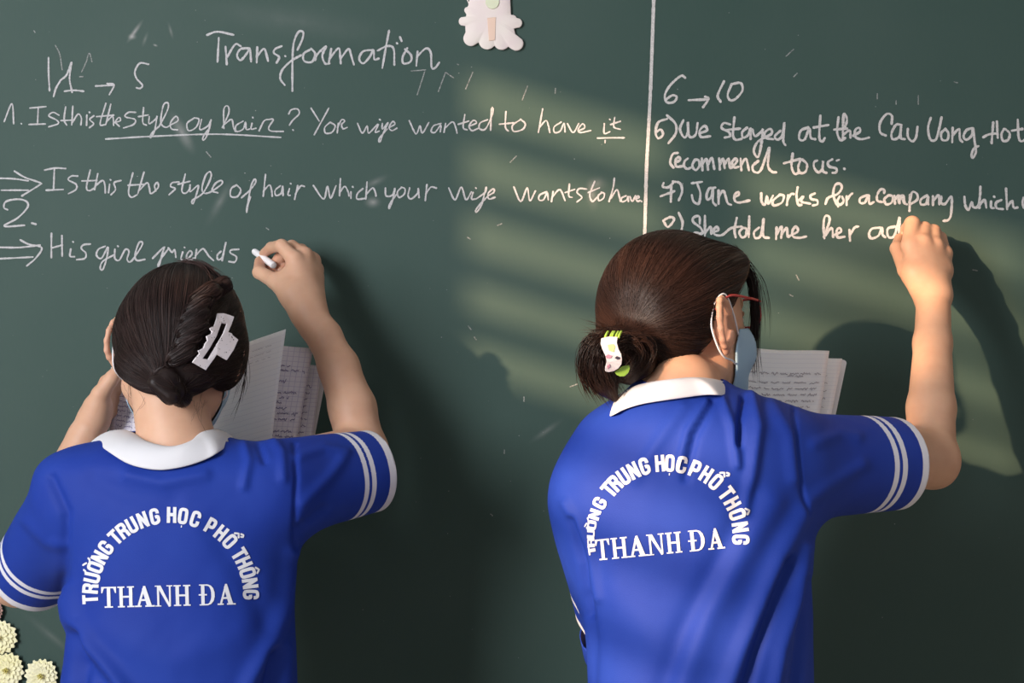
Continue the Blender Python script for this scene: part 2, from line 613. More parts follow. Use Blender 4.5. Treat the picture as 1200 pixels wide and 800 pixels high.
writing('first sentence with underlined words', M_chalk_l, 2.2,
    (Z1, S('30,555 85,430 98,570|150,568 153,571|210,460 325,450|270,455 265,575|205,575 320,572|415,510 375,490 345,515 400,545 410,570 345,592|462,452 452,540 470,580|430,548 500,545|513,447 506,578|510,560 550,502 573,530 570,578|612,510 610,580|628,488 631,491|660,515 632,540 660,570 630,598|745,427 705,570 740,577|680,520 800,510|780,432 745,577|755,550 793,520 800,582|805,562 848,548 838,525 813,558 840,588|955,490 905,490 880,520 950,540 940,575 870,600|1010,457 1005,560 1030,580|975,520 1045,508|1050,520 1050,570 1100,532 1105,515 1087,620 1058,670 1065,640 1115,592|1118,592 1178,475 1182,425 1150,440 1132,560 1165,595 1200,580')),
    (Z2, S('105,675 153,647 140,620 107,660 112,698 150,705|255,630 210,665 220,710 265,690 285,640 255,630|300,640 290,703 340,680 360,640 350,690 330,750 310,770 312,745 350,695|430,690 470,600 465,557 440,575 440,695|442,672 488,640 500,690 512,715|560,650 515,680 520,715 560,700 575,657 580,702 600,700|615,665 610,700 640,695|620,627 622,630|660,710 690,650 720,640 748,642 720,690 735,712 810,715|845,605 860,580 900,575 910,605 870,645 850,675|871,705 874,708|-298,762 0,745 400,732 795,752')),
    (Z3, S('25,570 75,650|135,570 45,735|140,660 110,690 115,725 155,720 175,680 145,658|195,665 188,725|190,690 215,642 235,650 215,672 225,698 250,690|315,665 345,725 375,680 385,725 440,670|445,672 425,720 450,713|453,640 457,643|470,665 470,700 505,660 480,715 455,780 450,760 500,700|512,690 548,670 535,652 512,690 530,710 560,695|638,648 680,730 705,680 720,725 760,660|835,665 790,680 775,715 800,720 835,675 832,717|865,665 855,720|860,695 908,655 928,690 937,725|985,610 975,690 1000,705|945,670 1010,650|1012,682 1058,662 1040,645 1012,680 1030,710 1070,695')),
    (Z4, S('60,215 15,235 10,270 50,270 95,165 85,147 80,280|175,165 172,260 190,285|135,243 225,235|270,212 217,250 225,288 280,275 296,240 265,212|405,148 378,295|383,265 425,220 440,250 450,295|520,230 477,260 480,295 515,285 538,237 545,290|560,240 595,295 630,240|627,285 668,265 655,240 627,275 640,295 705,283|790,240 790,300 825,290|823,212 826,215|855,200 850,260 890,275|830,245 890,225|748,330 830,328 915,328|795,345 795,360')))
writing('arrow and second sentence', M_chalk_l, 2.4,
    (Z5, S('0,165 90,168 190,182|10,245 190,245|98,118 170,160 270,195 265,210 150,282|300,110 370,97 440,100|365,100 360,240|310,245 425,240|520,150 480,150 458,175 510,205 510,240 460,268|605,110 580,225 600,248 635,230|550,183 650,180|655,135 635,240|642,212 688,180 703,210 706,262|735,205 728,260|739,174 742,177|810,180 765,195 775,240 745,275|890,130 862,250 880,292 920,275|860,212 970,205|965,125 925,265|935,245 985,195 1000,225 1012,268 1060,227 1055,193 1036,215 1045,250')),
    (Z6, S('170,190 125,195 115,220 145,235 105,275|213,135 190,245 215,265 245,235|165,205 245,185|245,210 245,255 300,212 285,280 265,335 260,312 330,265 383,165 380,122 350,145 325,230 340,265 385,255 458,203 453,180 415,200 392,248 430,262|555,210 520,235 517,285 560,288 585,245 560,212|590,295 650,240 685,190 675,172 650,230 625,390 628,350 650,290|750,140 735,285|738,250 775,210 790,240 795,285|850,215 815,245 820,280 855,265 865,217 868,280|910,235 900,275 915,280|917,199 920,202|965,215 945,305|950,270 985,217 1010,220')),
    (Z7, S('40,150 105,235 130,155 150,230 185,150|213,105 207,215|207,195 240,155 262,190 268,215|280,190 280,232|291,157 294,160|355,170 322,200 320,235 370,232|383,125 375,235|378,205 418,165 435,190 440,215|500,165 505,215 545,210 560,165 550,230 525,298 527,270 570,207|605,160 577,190 587,225 620,205 625,170 602,160|655,165 645,215 665,235 705,200 710,165 715,225|765,145 755,245|758,205 790,160 825,165|905,165 945,240 985,160 1015,240 1050,190|1060,195 1050,235 1080,235|1077,164 1080,167|1080,235 1138,192 1143,160 1115,270 1082,320 1082,298 1150,222 1193,192 1190,170 1157,200 1162,235 1200,225')),
    (Z4, S('225,635 268,725 308,642 325,720 360,660|430,665 387,685 382,715 410,715 433,672 440,715|470,665 460,725|464,700 512,652 545,720|572,618 568,690 590,700|545,670 605,650|680,648 635,645 620,670 650,700 620,728|730,600 700,680 715,725 745,700|690,670 760,640|775,670 752,690 757,720 785,705 790,677 772,668|853,580 845,640 820,725|832,705 868,652 883,690 890,725|925,690 897,705 902,728 930,715 938,692 940,725|950,695 965,725 985,690|987,710 1008,700 1000,690 987,710 1000,725 1012,720|1022,724 1024,726')))
writing('number 2', M_chalk_l, 2.7,
    (Z5, S('50,375 27,360 42,320 120,305 178,320 185,360 120,430 30,485 165,480|215,465 240,472')))
writing('arrow and unfinished third sentence', M_chalk_l, 2.5,
    (Z5, S('0,627 130,628 270,612|0,703 220,692|138,578 190,605 280,630 240,700 182,750|345,535 345,695|415,550 418,685|345,632 418,612|475,640 470,685 500,690|489,589 492,592|605,605 560,610 545,635 575,665 570,700 515,710|705,620 660,640 647,680 680,700 723,627 715,700 690,775 672,765 690,720 760,680|770,640 770,700 800,712 840,642 865,655 852,708 880,720 948,622 953,592 930,600 905,680 920,715 970,708|789,618 792,621')),
    (Z6, S('-5,700 70,625 65,650 35,755 32,738 60,690 98,640|100,632 125,660 142,642 150,692|195,660 185,705 215,713 258,672 245,650 222,680 230,715 270,700|207,627 210,630|288,642 280,700|283,680 328,637 350,655 370,685 402,715|450,655 427,680 432,710 460,690 485,592 460,715|570,640 520,645 515,665 555,690 545,725 505,722')))
writing('small heading 6 to 10', M_chalk_r, 3.1,
    (Z8, S('325,68 295,55 220,120 180,190 190,243 240,245 265,210 235,195 187,225|350,230 480,225|470,205 495,220 455,280|605,95 560,195 580,240|660,115 632,190 650,230 690,220 738,160 725,107 660,115')))
writing('sixth sentence', M_chalk_r, 3.2,
    (Z8, S('195,365 132,390 112,460 130,505 165,480 150,442 117,460|195,340 255,400 257,470 205,540|312,375 288,440 320,500 345,460 345,387 355,490 400,480 415,395|427,470 483,447 465,415 430,450 440,495 505,490|650,405 605,395 587,430 640,460 648,490 610,500|680,355 670,480 690,515 730,510|620,445 720,435|770,430 737,460 742,500 780,480 795,432 797,508|810,440 830,490 880,450 885,440 872,560 850,640 820,600 840,540 880,508 948,472 940,437 902,460 902,500 960,512|1012,450 972,490 990,515 1025,485 1040,390 1032,520 1048,555')),
    (Z9, S('295,235 227,265 212,340 260,350 308,245 320,330 360,345|410,125 400,330 430,365 450,335|350,235 485,212|580,140 567,280 600,355 640,335|540,255 660,245|640,235 660,160 630,107 622,230 622,345|628,300 685,262 692,330|720,312 783,272 770,237 737,260 737,320 790,345 865,330|1078,200 1080,125 1030,110 970,190 970,280 1020,310|1170,212 1120,210 1077,290 1090,345 1150,320 1167,220 1162,330 1200,345')),
    (Z10, S('110,250 110,320 150,365 185,330 200,230|325,145 300,240 320,345 370,350 400,260 425,142|460,250 422,290 432,350 480,350 490,290 462,250|530,240 525,375|528,310 590,250 597,340 620,370|720,240 660,260 632,320 660,350 708,310 722,242 735,360 748,460 720,520 707,490 730,430 770,410|910,190 895,380|945,180 952,330|820,325 870,300 950,290|1010,250 987,300 1002,360 1050,350 1063,290 1022,250|1140,162 1147,320 1170,365 1210,350|1085,265 1180,250')))
writing('second row of the sixth sentence', M_chalk_r, 3.2,
    (Z8, S('270,610 235,620 217,680 240,715|252,680 288,662 280,640 257,660 262,708 310,705|345,650 322,670 317,705 340,725 370,715|395,660 377,700 400,735 430,700 420,662 397,660|445,650 450,735|450,695 478,652 490,730|490,695 518,647 535,725|570,650 575,730|575,695 598,652 610,720|610,695 638,652 652,720 698,672 690,650 662,680 680,715 710,710|725,650 730,735|730,695 763,652 785,735|850,670 812,705 822,745 870,735 930,572 922,700 950,745 980,750')),
    (Z9, S('150,482 140,600 170,670 212,655|70,570 220,530|225,535 202,610 222,660 270,650 285,582 242,537|380,545 352,560 352,610 390,655 430,620 435,547 432,640 465,660|520,535 482,560 492,600 558,620 558,655 525,660|634,621 637,624|565,545 585,538')))
writing('seventh sentence', M_chalk_r, 3.2,
    (Z11, S('207,108 200,140 250,145 290,108|275,130 270,272|180,225 300,180|290,95 350,110 370,180 340,260|455,110 545,98|505,120 530,200 515,288 470,270 455,215|655,150 610,155 585,210 592,255 625,230 640,165 640,270 665,303|660,148 600,160|690,175 690,290|690,235 733,177 768,280 800,300|832,230 868,212 865,187 832,210 832,260 870,280 960,262|1065,200 1068,270 1097,300 1113,225 1127,290 1168,220')),
    (Z12, S('105,210 42,265 52,305 120,280 138,222 102,210|175,215 165,300|170,262 200,207 225,205|260,147 250,220 265,298 290,300|265,262 308,227 290,270 370,290|410,200 372,220 382,250 430,260 433,295 395,305|505,290 530,237 610,205 648,150 630,114 590,127 572,200 590,270 615,315|630,225 607,270 630,300 663,270 650,227|690,225 690,300|690,262 720,217 740,200|870,215 812,240 807,280 850,280 883,217 890,290 930,275|1020,195 1020,167 985,167 957,220 962,265 1000,275|1060,215 1022,250 1037,295 1085,280 1095,227 1062,215|1110,220 1115,290|1115,255 1148,217 1155,285|1155,255 1188,217 1200,280')),
    (Z13, S('20,240 25,300|25,275 58,232 70,300 100,315|130,230 125,375|125,300 150,202 195,217 198,270 132,315|290,230 232,270 232,315 280,310 300,242 302,315|345,240 345,320|345,285 398,232 405,315|425,240 420,300 460,310 518,242 515,400 490,460 445,470|640,245 650,330 680,365 708,292 722,340 768,330 790,200|790,152 780,345|783,325 828,272 845,345|890,290 890,345 915,350|919,244 922,247|985,275 937,300 942,350 1000,360|1030,170 1040,360|1045,335 1088,282 1100,345 1135,345|1195,255 1185,300 1200,350 1230,300')))
writing('eighth sentence still being written', M_chalk_r, 3.2,
    (Z11, S('205,440 245,495 298,432 270,407 207,438 220,462|340,370 373,450 365,520|525,465 520,402 472,410 467,450 530,500 548,550 480,545|570,397 570,570|575,545 618,492 627,550|642,540 688,522 675,492 647,520 657,560 720,565 800,505 890,490|850,415 830,520 840,585|905,500 872,540 895,585 930,570 935,512 902,500|960,402 955,585|1045,500 1002,540 1012,590 1060,570 1085,422 1082,570 1130,590')),
    (Z12, S('75,500 70,600|73,565 118,492 115,590|118,565 163,502 172,580 190,572 262,532 245,492 217,520 217,575 270,590 335,578|490,580 538,450 533,402 500,402 487,480 495,595|498,575 558,502 572,580|590,562 643,532 625,502 602,530 612,585 670,580|715,520 720,615|715,575 758,502 795,490|985,500 912,510 887,560 910,595 970,570 1000,502 1005,560 1030,585|1115,490 1052,510 1057,580 1110,570 1155,412 1150,540 1175,590')),
    (Z13, S('65,555 45,590 65,625 90,600')))


def build_writing():
    s = CAM_D / FPX
    for label, m, width, pieces in W_LINES:
        b = MB()
        for (x0, y0, sc), strokes in pieces:
            for st in strokes:
                q = np.array([(x0 + a / sc, y0 + c / sc) for a, c in st])
                q = catmull(q, 1.6)
                if len(q) < 2: continue
                w = width * (.80 if m is M_chalk_l else .88) * (1 + .12 * np.sin(np.arange(len(q)) * .37 + random.random() * 6) + .10 * RNG.standard_normal(len(q)))
                V2, F = ribbon2d(q, w)
                yy = -.0004 - .0003 * random.random()
                V = np.stack([(V2[:, 0] - 600) * s, yy - np.linspace(0, .0005, len(V2)), CAM_Z - (V2[:, 1] - 400) * s], 1)
                b.add(V, F)
        o = b.build('handwriting', m, board)
        o['label'] = 'chalk ' + label
    # dividing line
    b = MB()
    q = catmull([(767.5, -60), (766, 0), (762.5, 100), (759.5, 160), (757.5, 200), (755.5, 272), (753, 330)], 3)
    V2, F = ribbon2d(q, 3.9 * (1 + .06 * RNG.standard_normal(len(q))))
    b.add(np.stack([(V2[:, 0] - 600) * s, np.full(len(V2), -.0006), CAM_Z - (V2[:, 1] - 400) * s], 1), F)
    b.build('dividing_line', M_chalk_r, board)
    # faint leftovers of rubbed out strokes and flecks
    b = MB()
    faint = [(Z1, '390,20 420,80 438,190|575,205 605,140 628,75 648,135|560,240 585,238'), (Z3, '650,337 740,330|735,340 688,485|865,345 820,465|865,345 915,380|1035,345 990,450|938,294 946,298'),
             (Z4, '310,5 278,90|485,20 483,50'), ((0, 0, 1), '605,183 598,190|930,58 921,66|897,183 900,182|242,178 247,184|1160,166 1163,168|1050,118 1050,122|1028,110 1028,116|1076,112 1076,122|933,322 936,328|925,345 929,347|549,382 552,386|556,395 558,398|668,453 676,450|614,465 614,470|591,527 591,531|575,602 577,604|1140,316 1145,317|800,215 800,217|312,267 315,269|548,278 551,280|583,264 588,262|40,36 41,38|930,90 934,86|1118,96 1122,97')]
    for (x0, y0, sc), t in faint:
        for st in S(t):
            q = catmull(np.array([(x0 + a / sc, y0 + c / sc) for a, c in st]), 1.5)
            V2, F = ribbon2d(q, 1.3)
            b.add(np.stack([(V2[:, 0] - 600) * s, np.full(len(V2), -.0005), CAM_Z - (V2[:, 1] - 400) * s], 1), F)
    for _ in range(150):
        px, py = random.uniform(10, 1190), random.uniform(10, 790)
        r = random.uniform(.3, .75)
        a0 = random.random() * 6
        V = [P(px + r * math.cos(a0 + t), py + r * math.sin(a0 + t) * random.uniform(.6, 1.1), -.0005) for t in np.linspace(0, 6.283, 6)[:-1]]
        b.add(V, [tuple(range(4, -1, -1))])
    o = b.build('chalk_flecks', M_chalk_f, board)
    o['kind'] = 'stuff'


build_writing()

# ------------------------------------------------------------------ paper decorations stuck on the board
def extrude_outline(px_outline, y_front, y_back, bulge=0.0):
    q = np.array(px_outline, float)
    n = len(q)
    c = q.mean(0)
    rings = []
    for f, y in ((1.0, y_back), (1.0, y_front + .0008), (.97, y_front), (.5, y_front - bulge)):
        rings.append([P(*(c + (p - c) * f), y) for p in q])
    V = [v for r in rings for v in r] + [P(*c, y_front - bulge)]
    F = []
    for r in range(3):
        for i in range(n):
            j = (i + 1) % n
            F.append((r * n + i, r * n + j, (r + 1) * n + j, (r + 1) * n + i))
    for i in range(n):
        F.append((3 * n + i, 3 * n + (i + 1) % n, 4 * n))
    return V, F


def lobes(circles, body):
    """outline of a cluster of discs plus a polygon, as seen from its middle"""
    c = np.mean(body, axis=0)
    out = []
    for t in np.linspace(0, 2 * math.pi, 140, endpoint=False):
        d = np.array([math.cos(t), math.sin(t)])
        best = 0
        for (x, y, r) in circles:
            oc = np.array([x, y]) - c
            bq = oc @ d; disc = bq * bq - (oc @ oc - r * r)
            if disc > 0: best = max(best, bq + math.sqrt(disc))
        for a, b in zip(body, body[1:] + body[:1]):
            a = np.array(a, float) - c; e = np.array(b, float) - c - a
            den = d[0] * e[1] - d[1] * e[0]
            if abs(den) > 1e-9:
                u = (a[0] * d[1] - a[1] * d[0]) / den
                l = (a[0] * e[1] - a[1] * e[0]) / den
                if 0 <= u <= 1 and l > best: best = l
        out.append(c + d * best)
    return out


M_paper_pk = mat('pale_pink_paper', (.78, .66, .64), .7, noise=((.80, .72, .66), 24, 2))
M_paper_pe = mat('peach_paper', (.80, .58, .46), .7)
M_paper_gr = mat('pale_green_paper', (.70, .72, .52), .7)
cut = empty('paper_cutout', P(576, 30, 0), 'pale pink scalloped paper cut-out stuck at the top edge of the chalkboard', 'paper decoration')
V, F = extrude_outline(lobes([(552, 45, 9), (571, 48, 10), (588, 49, 9.5), (605, 51, 8.5), (543, 25, 5.5), (606, 27, 6), (548, 12, 4), (601, 22, 4.5), (576, -30, 26)],
                             [(554, -20), (597, -20), (599, 20), (606, 48), (590, 50), (570, 50), (546, 46), (545, 25)]), -.006, -.0002, .001)
mesh_obj('paper_body', V, F, M_paper_pk, cut)
V, F = extrude_outline([(571, 21), (581, 20), (580, 47), (573, 48)], -.008, -.0062)
mesh_obj('peach_strip', V, F, M_paper_pe, cut, smooth=False)
V, F = extrude_outline([(577 + 8 * math.cos(t), 2 + 8.5 * math.sin(t)) for t in np.linspace(0, 2 * math.pi, 24, endpoint=False)], -.009, -.0062)
mesh_obj('green_dot', V, F, M_paper_gr, cut, smooth=False)
MB().tube([P(545, -12, -.002), P(547, -2, -.002), P(551, 8, -.002)], .0009, 6).build('thread', M_paper_pk, cut)

M_petal_y = mat('cream_yellow_paper', (.88, .83, .50), .75, noise=((.88, .84, .60), 30, 2))
M_petal_c = mat('yellow_centre', (.70, .62, .18), .8)
M_petal_r = mat('dusty_rose_paper', (.42, .25, .21), .75, noise=((.50, .32, .27), 40, 2))


def paper_flower(px, py, r_px, label, mp, mc, group, ph):
    c = P(px, py, -.004)
    s = CAM_D / FPX
    root = empty('paper_flower', c, label, 'paper flower', group)
    for layer, (nr, rr, lift) in enumerate(((17, 1.0, .003), (15, .84, .0042), (11, .58, .0052))):
        for k in range(nr):
            a = ph + layer * .4 + 2 * math.pi * (k + .25 * random.random()) / nr
            L = r_px * s * rr * random.uniform(.94, 1.05)
            w = L * .235
            V, F = [], []
            for i in range(6):
                t = i / 5
                wi = w * (math.sin(math.pi * min(1, .18 + .72 * t)) ** .7) * (1 if i < 5 else .75)
                for j in range(5):
                    u = (j - 2) / 2
                    rad = L * t * (1 - .09 * (abs(u) ** 2) * (t > .9)) * (1 - (.05 if (j == 2 and i == 5) else 0))
                    V.append((rad * math.cos(a) - wi * u * math.sin(a), -(lift * (.35 + .65 * t) + .0008 * abs(u) ** 2 + .001 * t * t), rad * math.sin(a) + wi * u * math.cos(a)))
            for i in range(5):
                for j in range(4):
                    q = i * 5 + j
                    F.append((q, q + 1, q + 6, q + 5))
            o = mesh_obj('petal', np.array(V) + c, F, mp, root)
            md = o.modifiers.new('thick', 'SOLIDIFY'); md.thickness = .0008
    bm = MB()
    for k in range(12):
        a = k * 2.4; rr = .0035 * math.sqrt(k / 12)
        bm.tube([c + np.array([rr * math.cos(a), -.008, rr * math.sin(a)]), c + np.array([rr * 1.5 * math.cos(a), -.014, rr * 1.5 * math.sin(a)])], .0009, 6)
    bm.build('flower_centre', mc, root)


paper_flower(0, 746, 22, 'cream yellow paper flower on the board, uppermost of the three yellow ones', M_petal_y, M_petal_c, 'yellow paper flowers on the board', .1)
paper_flower(9, 784, 21.5, 'cream yellow paper flower between its two yellow neighbours, low on the board', M_petal_y, M_petal_c, 'yellow paper flowers on the board', .5)
paper_flower(49.5, 790.5, 20.5, 'cream yellow paper flower closest to the blue shirt hem', M_petal_y, M_petal_c, 'yellow paper flowers on the board', .9)
paper_flower(-6, 690, 12.5, 'dusty rose paper flower beside the white sleeve hem, upper of two', M_petal_r, M_petal_r, 'rose paper flowers on the board', .2)
paper_flower(-7, 715, 12.5, 'dusty rose paper flower just above the yellow flowers', M_petal_r, M_petal_r, 'rose paper flowers on the board', .7)
# ------------------------------------------------------------------ people: shared builders
M_skin = mat('skin', (.60, .345, .225), .5, .35, sss=.12, noise=((.64, .38, .255), 30, 3), bump=(420, .12, .0006))
attr_mix(M_skin, 'flush', (.62, .25, .17), hi=1.6)
M_skin2 = mat('skin_second', (.53, .295, .185), .5, .3, sss=.12, noise=((.57, .33, .21), 30, 3), bump=(420, .12, .0006))
attr_mix(M_skin2, 'flush', (.66, .29, .20), hi=1.6)


def hair_material(name, c_dark, c_light):
    m = mat(name, c_dark, .40, .24)
    attr_mix(m, 'tone', c_light)
    return m


M_hair1 = hair_material('hair_black_brown', (.0085, .0050, .0048), (.058, .033, .029))
M_hair2 = hair_material('hair_dark_brown', (.0095, .0048, .0038), (.052, .023, .015))
M_white_cloth = mat('white_knit', (.68, .67, .69), .8, .2, bump=(900, .25, .0005))
M_print = mat('white_print', (.70, .70, .73), .6, .3)
M_mask = mat('mask_blue', (.36, .52, .64), .85, .1, bump=(600, .3, .0004))
M_elastic = mat('mask_elastic', (.80, .80, .82), .8)
M_eye = mat('eye_white', (.8, .78, .75), .2)
M_iris = mat('eye_dark', (.03, .018, .012), .15)
M_trouser = mat('dark_trousers', (.02, .022, .035), .85, .1)
M_shoe = mat('white_shoe', (.7, .7, .7), .5)


def shirt_material():
    m = mat('royal_blue_knit', (.0095, .034, .265), .66, .2, noise=((.0125, .042, .295), 9, 3), bump=(800, .35, .0006))
    attr_mix(m, 'stripe', (.68, .67, .71), lo=.40, hi=.60)
    return m


M_shirt = shirt_material()


def head_axes(yaw, pitch, roll):
    ps, pt = math.radians(yaw), math.radians(pitch)
    f = np.array([math.sin(ps) * math.cos(pt), math.cos(ps) * math.cos(pt), -math.sin(pt)])
    r = np.array([math.cos(ps), -math.sin(ps), 0])
    u = np.cross(r, f)
    c, s = math.cos(math.radians(roll)), math.sin(math.radians(roll))
    return np.array([r * c - u * s, f, u * c + r * s])     # rows: right, forward, up


class Head:
    def __init__(self, c, yaw, pitch, roll, scale=1.0):
        self.c, self.A, self.s = np.asarray(c), head_axes(yaw, pitch, roll), scale

    def w(self, r, f, u):
        return self.c + self.s * (np.array([r, f, u]) @ self.A)

    def local(self, X):
        return (np.asarray(X) - self.c) @ self.A.T / self.s

    def R(self, spin=0):
        return self.A

    def skin(self, F):
        s, w, A = self.s, self.w, self.A
        F.ell(w(0, -.004, .004), np.array([.074, .092, .082]) * s, A, .01)
        F.ell(w(0, .030, -.045), np.array([.060, .060, .072]) * s, A, .03)
        F.ell(w(0, .050, -.100), np.array([.034, .034, .028]) * s, A, .035)      # chin
        F.cone(w(.050, .010, -.078), w(.018, .062, -.108), .016 * s, .014 * s, .03)
        F.cone(w(-.050, .010, -.078), w(-.018, .062, -.108), .016 * s, .014 * s, .03)
        F.ell(w(.036, .066, -.052), np.array([.020, .020, .022]) * s, A, .02)     # cheeks
        F.ell(w(-.036, .066, -.052), np.array([.020, .020, .022]) * s, A, .02)
        F.cone(w(0, .088, -.018), w(0, .102, -.052), .007 * s, .011 * s, .012)    # nose
        F.ell(w(.010, .093, -.055), np.array([.007, .009, .007]) * s, A, .006)
        F.ell(w(-.010, .093, -.055), np.array([.007, .009, .007]) * s, A, .006)
        F.cone(w(.030, .082, .004), w(-.030, .082, .004), .010 * s, .010 * s, .014)  # brow
        for q in (-1, 1):
            F.ell(w(q * .031, .094, -.018), np.array([.015, .011, .010]) * s, A, .008, '-')
            F.cone(w(q * .044, .077, -.011), w(q * .018, .086, -.0115), .0035 * s, .0035 * s, .004)   # upper lid
            F.cone(w(q * .042, .077, -.025), w(q * .020, .085, -.0255), .003 * s, .003 * s, .004)
        F.cone(w(.017, .086, -.0775), w(-.017, .086, -.0775), .0045 * s, .0045 * s, .004)      # lips
        F.cone(w(.015, .086, -.0865), w(-.015, .086, -.0865), .0052 * s, .0052 * s, .004)
        for q in (-1, 1):
            self.ear(F, q)

    def ear(self, F, q):
        s, w = self.s, self.w
        pts = []
        for t in np.linspace(-.35, 1.36, 12):
            a = t * math.pi
            pts.append(w(q * (.076 + .013 * math.sin(min(max(a, 0), math.pi)) * .6 + .008), -.012 - .016 * math.sin(a) - .002 * math.cos(a), -.022 + .029 * math.cos(a)))
        F.chain(pts, [.0038 * s] * 12, .003)
        F.ell(w(q * .079, -.012, -.022), np.array([.0045, .014, .026]) * s, self.A, .006)
        F.ell(w(q * .083, -.013, -.022), np.array([.004, .008, .014]) * s, self.A, .004, '-')
        F.ell(w(q * .079, -.005, -.053), np.array([.0055, .0075, .009]) * s, self.A, .006)

    def eyes(self, parent):
        for q in (-1, 1):
            F = Field().ell(self.w(q * .031, .076, -.018), np.array([.0125] * 3) * self.s)
            V, Q = F.mesh(.0012)
            o = mesh_obj('eye', V, None, [M_eye, M_iris], parent, quads=Q)
            L = self.local(V[Q].mean(1)) - np.array([q * .031, .076, -.018])
            o.data.polygons.foreach_set('material_index', ((L[:, 1] > 0) & (np.hypot(L[:, 0], L[:, 2] + .002) < .0058)).astype(np.int32))

    def surface(self, F, ang, f0, u):
        """point of the face straight out from the axis (f0, u) at an angle from straight ahead"""
        ang = np.asarray(ang, float)
        d = np.stack([np.sin(ang), np.cos(ang), np.zeros_like(ang)], -1) @ self.A
        o = self.c + self.s * (np.array([0, f0, u]) @ self.A)
        t = np.full(ang.shape, .16)
        for _ in range(40):
            t = t - .8 * F.eval(o + d * t[..., None])
        return o + d * t[..., None], d

    def mask(self, F, parent, ear_hooks):
        na, nu = 41, 33
        V = []
        for i, u in enumerate(np.linspace(-.030, -.134, nu)):
            t = i / (nu - 1)
            half = math.radians(76 - 8 * abs(t - .5) * 2)
            uu = u
            f0 = .01 if u > -.10 else .01 + (abs(u) - .10) * .9
            p, d = self.surface(F, np.linspace(-half, half, na), f0, max(uu, -.118))
            edge = 1 - np.abs(np.linspace(-1, 1, na)) ** 3
            lift = .0025 + .009 * edge * math.sin(math.pi * min(1, t * 1.1)) + .0012 * math.sin(t * 6 * math.pi) * edge
            p = p + d * lift[:, None] * self.s
            if u < -.118:
                p = p + (np.array([0, -.1, -1]) @ self.A) * (-.118 - u)
            V.append(p)
        V = np.array(V)
        quads = [(i * na + j, i * na + j + 1, (i + 1) * na + j + 1, (i + 1) * na + j) for i in range(nu - 1) for j in range(na - 1)]
        # the middle of the sheet is held off the nose and lips
        W = V.reshape(-1, 3)
        for _ in range(6):
            W = np.where(F.eval(W)[:, None] > .004, laplace(W, np.array(quads), .35), W)
        o = mesh_obj('face_mask', W, None, M_mask, parent, quads=np.array(quads)[:, ::-1])
        sm = o.modifiers.new('thick', 'SOLIDIFY'); sm.thickness = .0014
        G = W.reshape(nu, na, 3)
        for q, col in ((1, na - 1), (-1, 0)):
            top, bot = G[2, col], G[int(nu * .42), col]
            hook = ear_hooks[q]
            pts = catmull([top, top + (hook[0] - top) * .55 + (self.A[0] * q) * .003, *hook, bot + (hook[-1] - bot) * .45 + (self.A[0] * q) * .003, bot], .004)
            b = MB().tube(pts, .0013, 6)
            b.build('ear_loop', M_elastic, o, True)
        return o

    def hooks(self):
        out = {}
        for q in (1, -1):
            out[q] = [self.w(q * .083, -.004, .012), self.w(q * .082, -.022, .004), self.w(q * .081, -.031, -.022), self.w(q * .080, -.022, -.047), self.w(q * .078, -.008, -.062)]
        return out


def flush_attr(o, V, spots, extra=None):
    d = np.zeros(len(V))
    for p, r, a in spots:
        d = np.maximum(d, a * np.exp(-((V - p) ** 2).sum(1) / (2 * r * r)))
    set_attr(o, 'flush', d)


def strands_mesh(paths, rad, tone):
    """paths: (N, M, 3) -> thin three-sided tubes"""
    Np, M, _ = paths.shape
    t = np.gradient(paths, axis=1)
    t /= np.linalg.norm(t, axis=2, keepdims=True) + 1e-9
    ref = np.array([.31, .87, .37])
    a = np.cross(t, ref); a /= np.linalg.norm(a, axis=2, keepdims=True) + 1e-9
    b = np.cross(t, a)
    prof = np.interp(np.linspace(0, 1, M), [0, .08, .8, 1], [.35, 1, .9, .12])
    R = rad[:, None] * prof[None, :]
    V = np.stack([paths + R[..., None] * (math.cos(th) * a + math.sin(th) * b) for th in (0, 2.094, 4.189)], 2)   # N,M,3,3
    V = V.reshape(-1, 3)
    base = (np.arange(Np)[:, None] * M + np.arange(M - 1)[None, :]) * 3
    Q = []
    for k in range(3):
        k2 = (k + 1) % 3
        Q.append(np.stack([base + k, base + k2, base + 3 + k2, base + 3 + k], -1).reshape(-1, 4))
    return V, np.vstack(Q), np.repeat(tone, M * 3)


def comb(F, seeds, target, nseg, step, off, stop=.012, head=None, bend=None):
    """lead strands from the seeds over the surface of a field towards their targets"""
    X = seeds.copy()
    f, n = F.grad(X)
    X = X - n * (f - off)[:, None]
    path = [X.copy()]
    for i in range(nseg - 1):
        d = target - X
        dist = np.linalg.norm(d, axis=1, keepdims=True)
        d = d / (dist + 1e-9)
        if bend is not None:
            d = d + bend * max(0, 1 - i / (nseg * .6))
        f, n = F.grad(X)
        d = d - n * (d * n).sum(1, keepdims=True)
        d /= np.linalg.norm(d, axis=1, keepdims=True) + 1e-9
        st = np.minimum(step, np.maximum(dist - stop, 0) * .6)
        X = X + d * st
        f, n = F.grad(X)
        X = X - n * np.clip(f - off, -.01, .01)[:, None]
        path.append(X.copy())
    return np.stack(path, 1)


def smooth_paths(p, it=3):
    for _ in range(it):
        p[:, 1:-1] = .5 * p[:, 1:-1] + .25 * (p[:, :-2] + p[:, 2:])
    return p


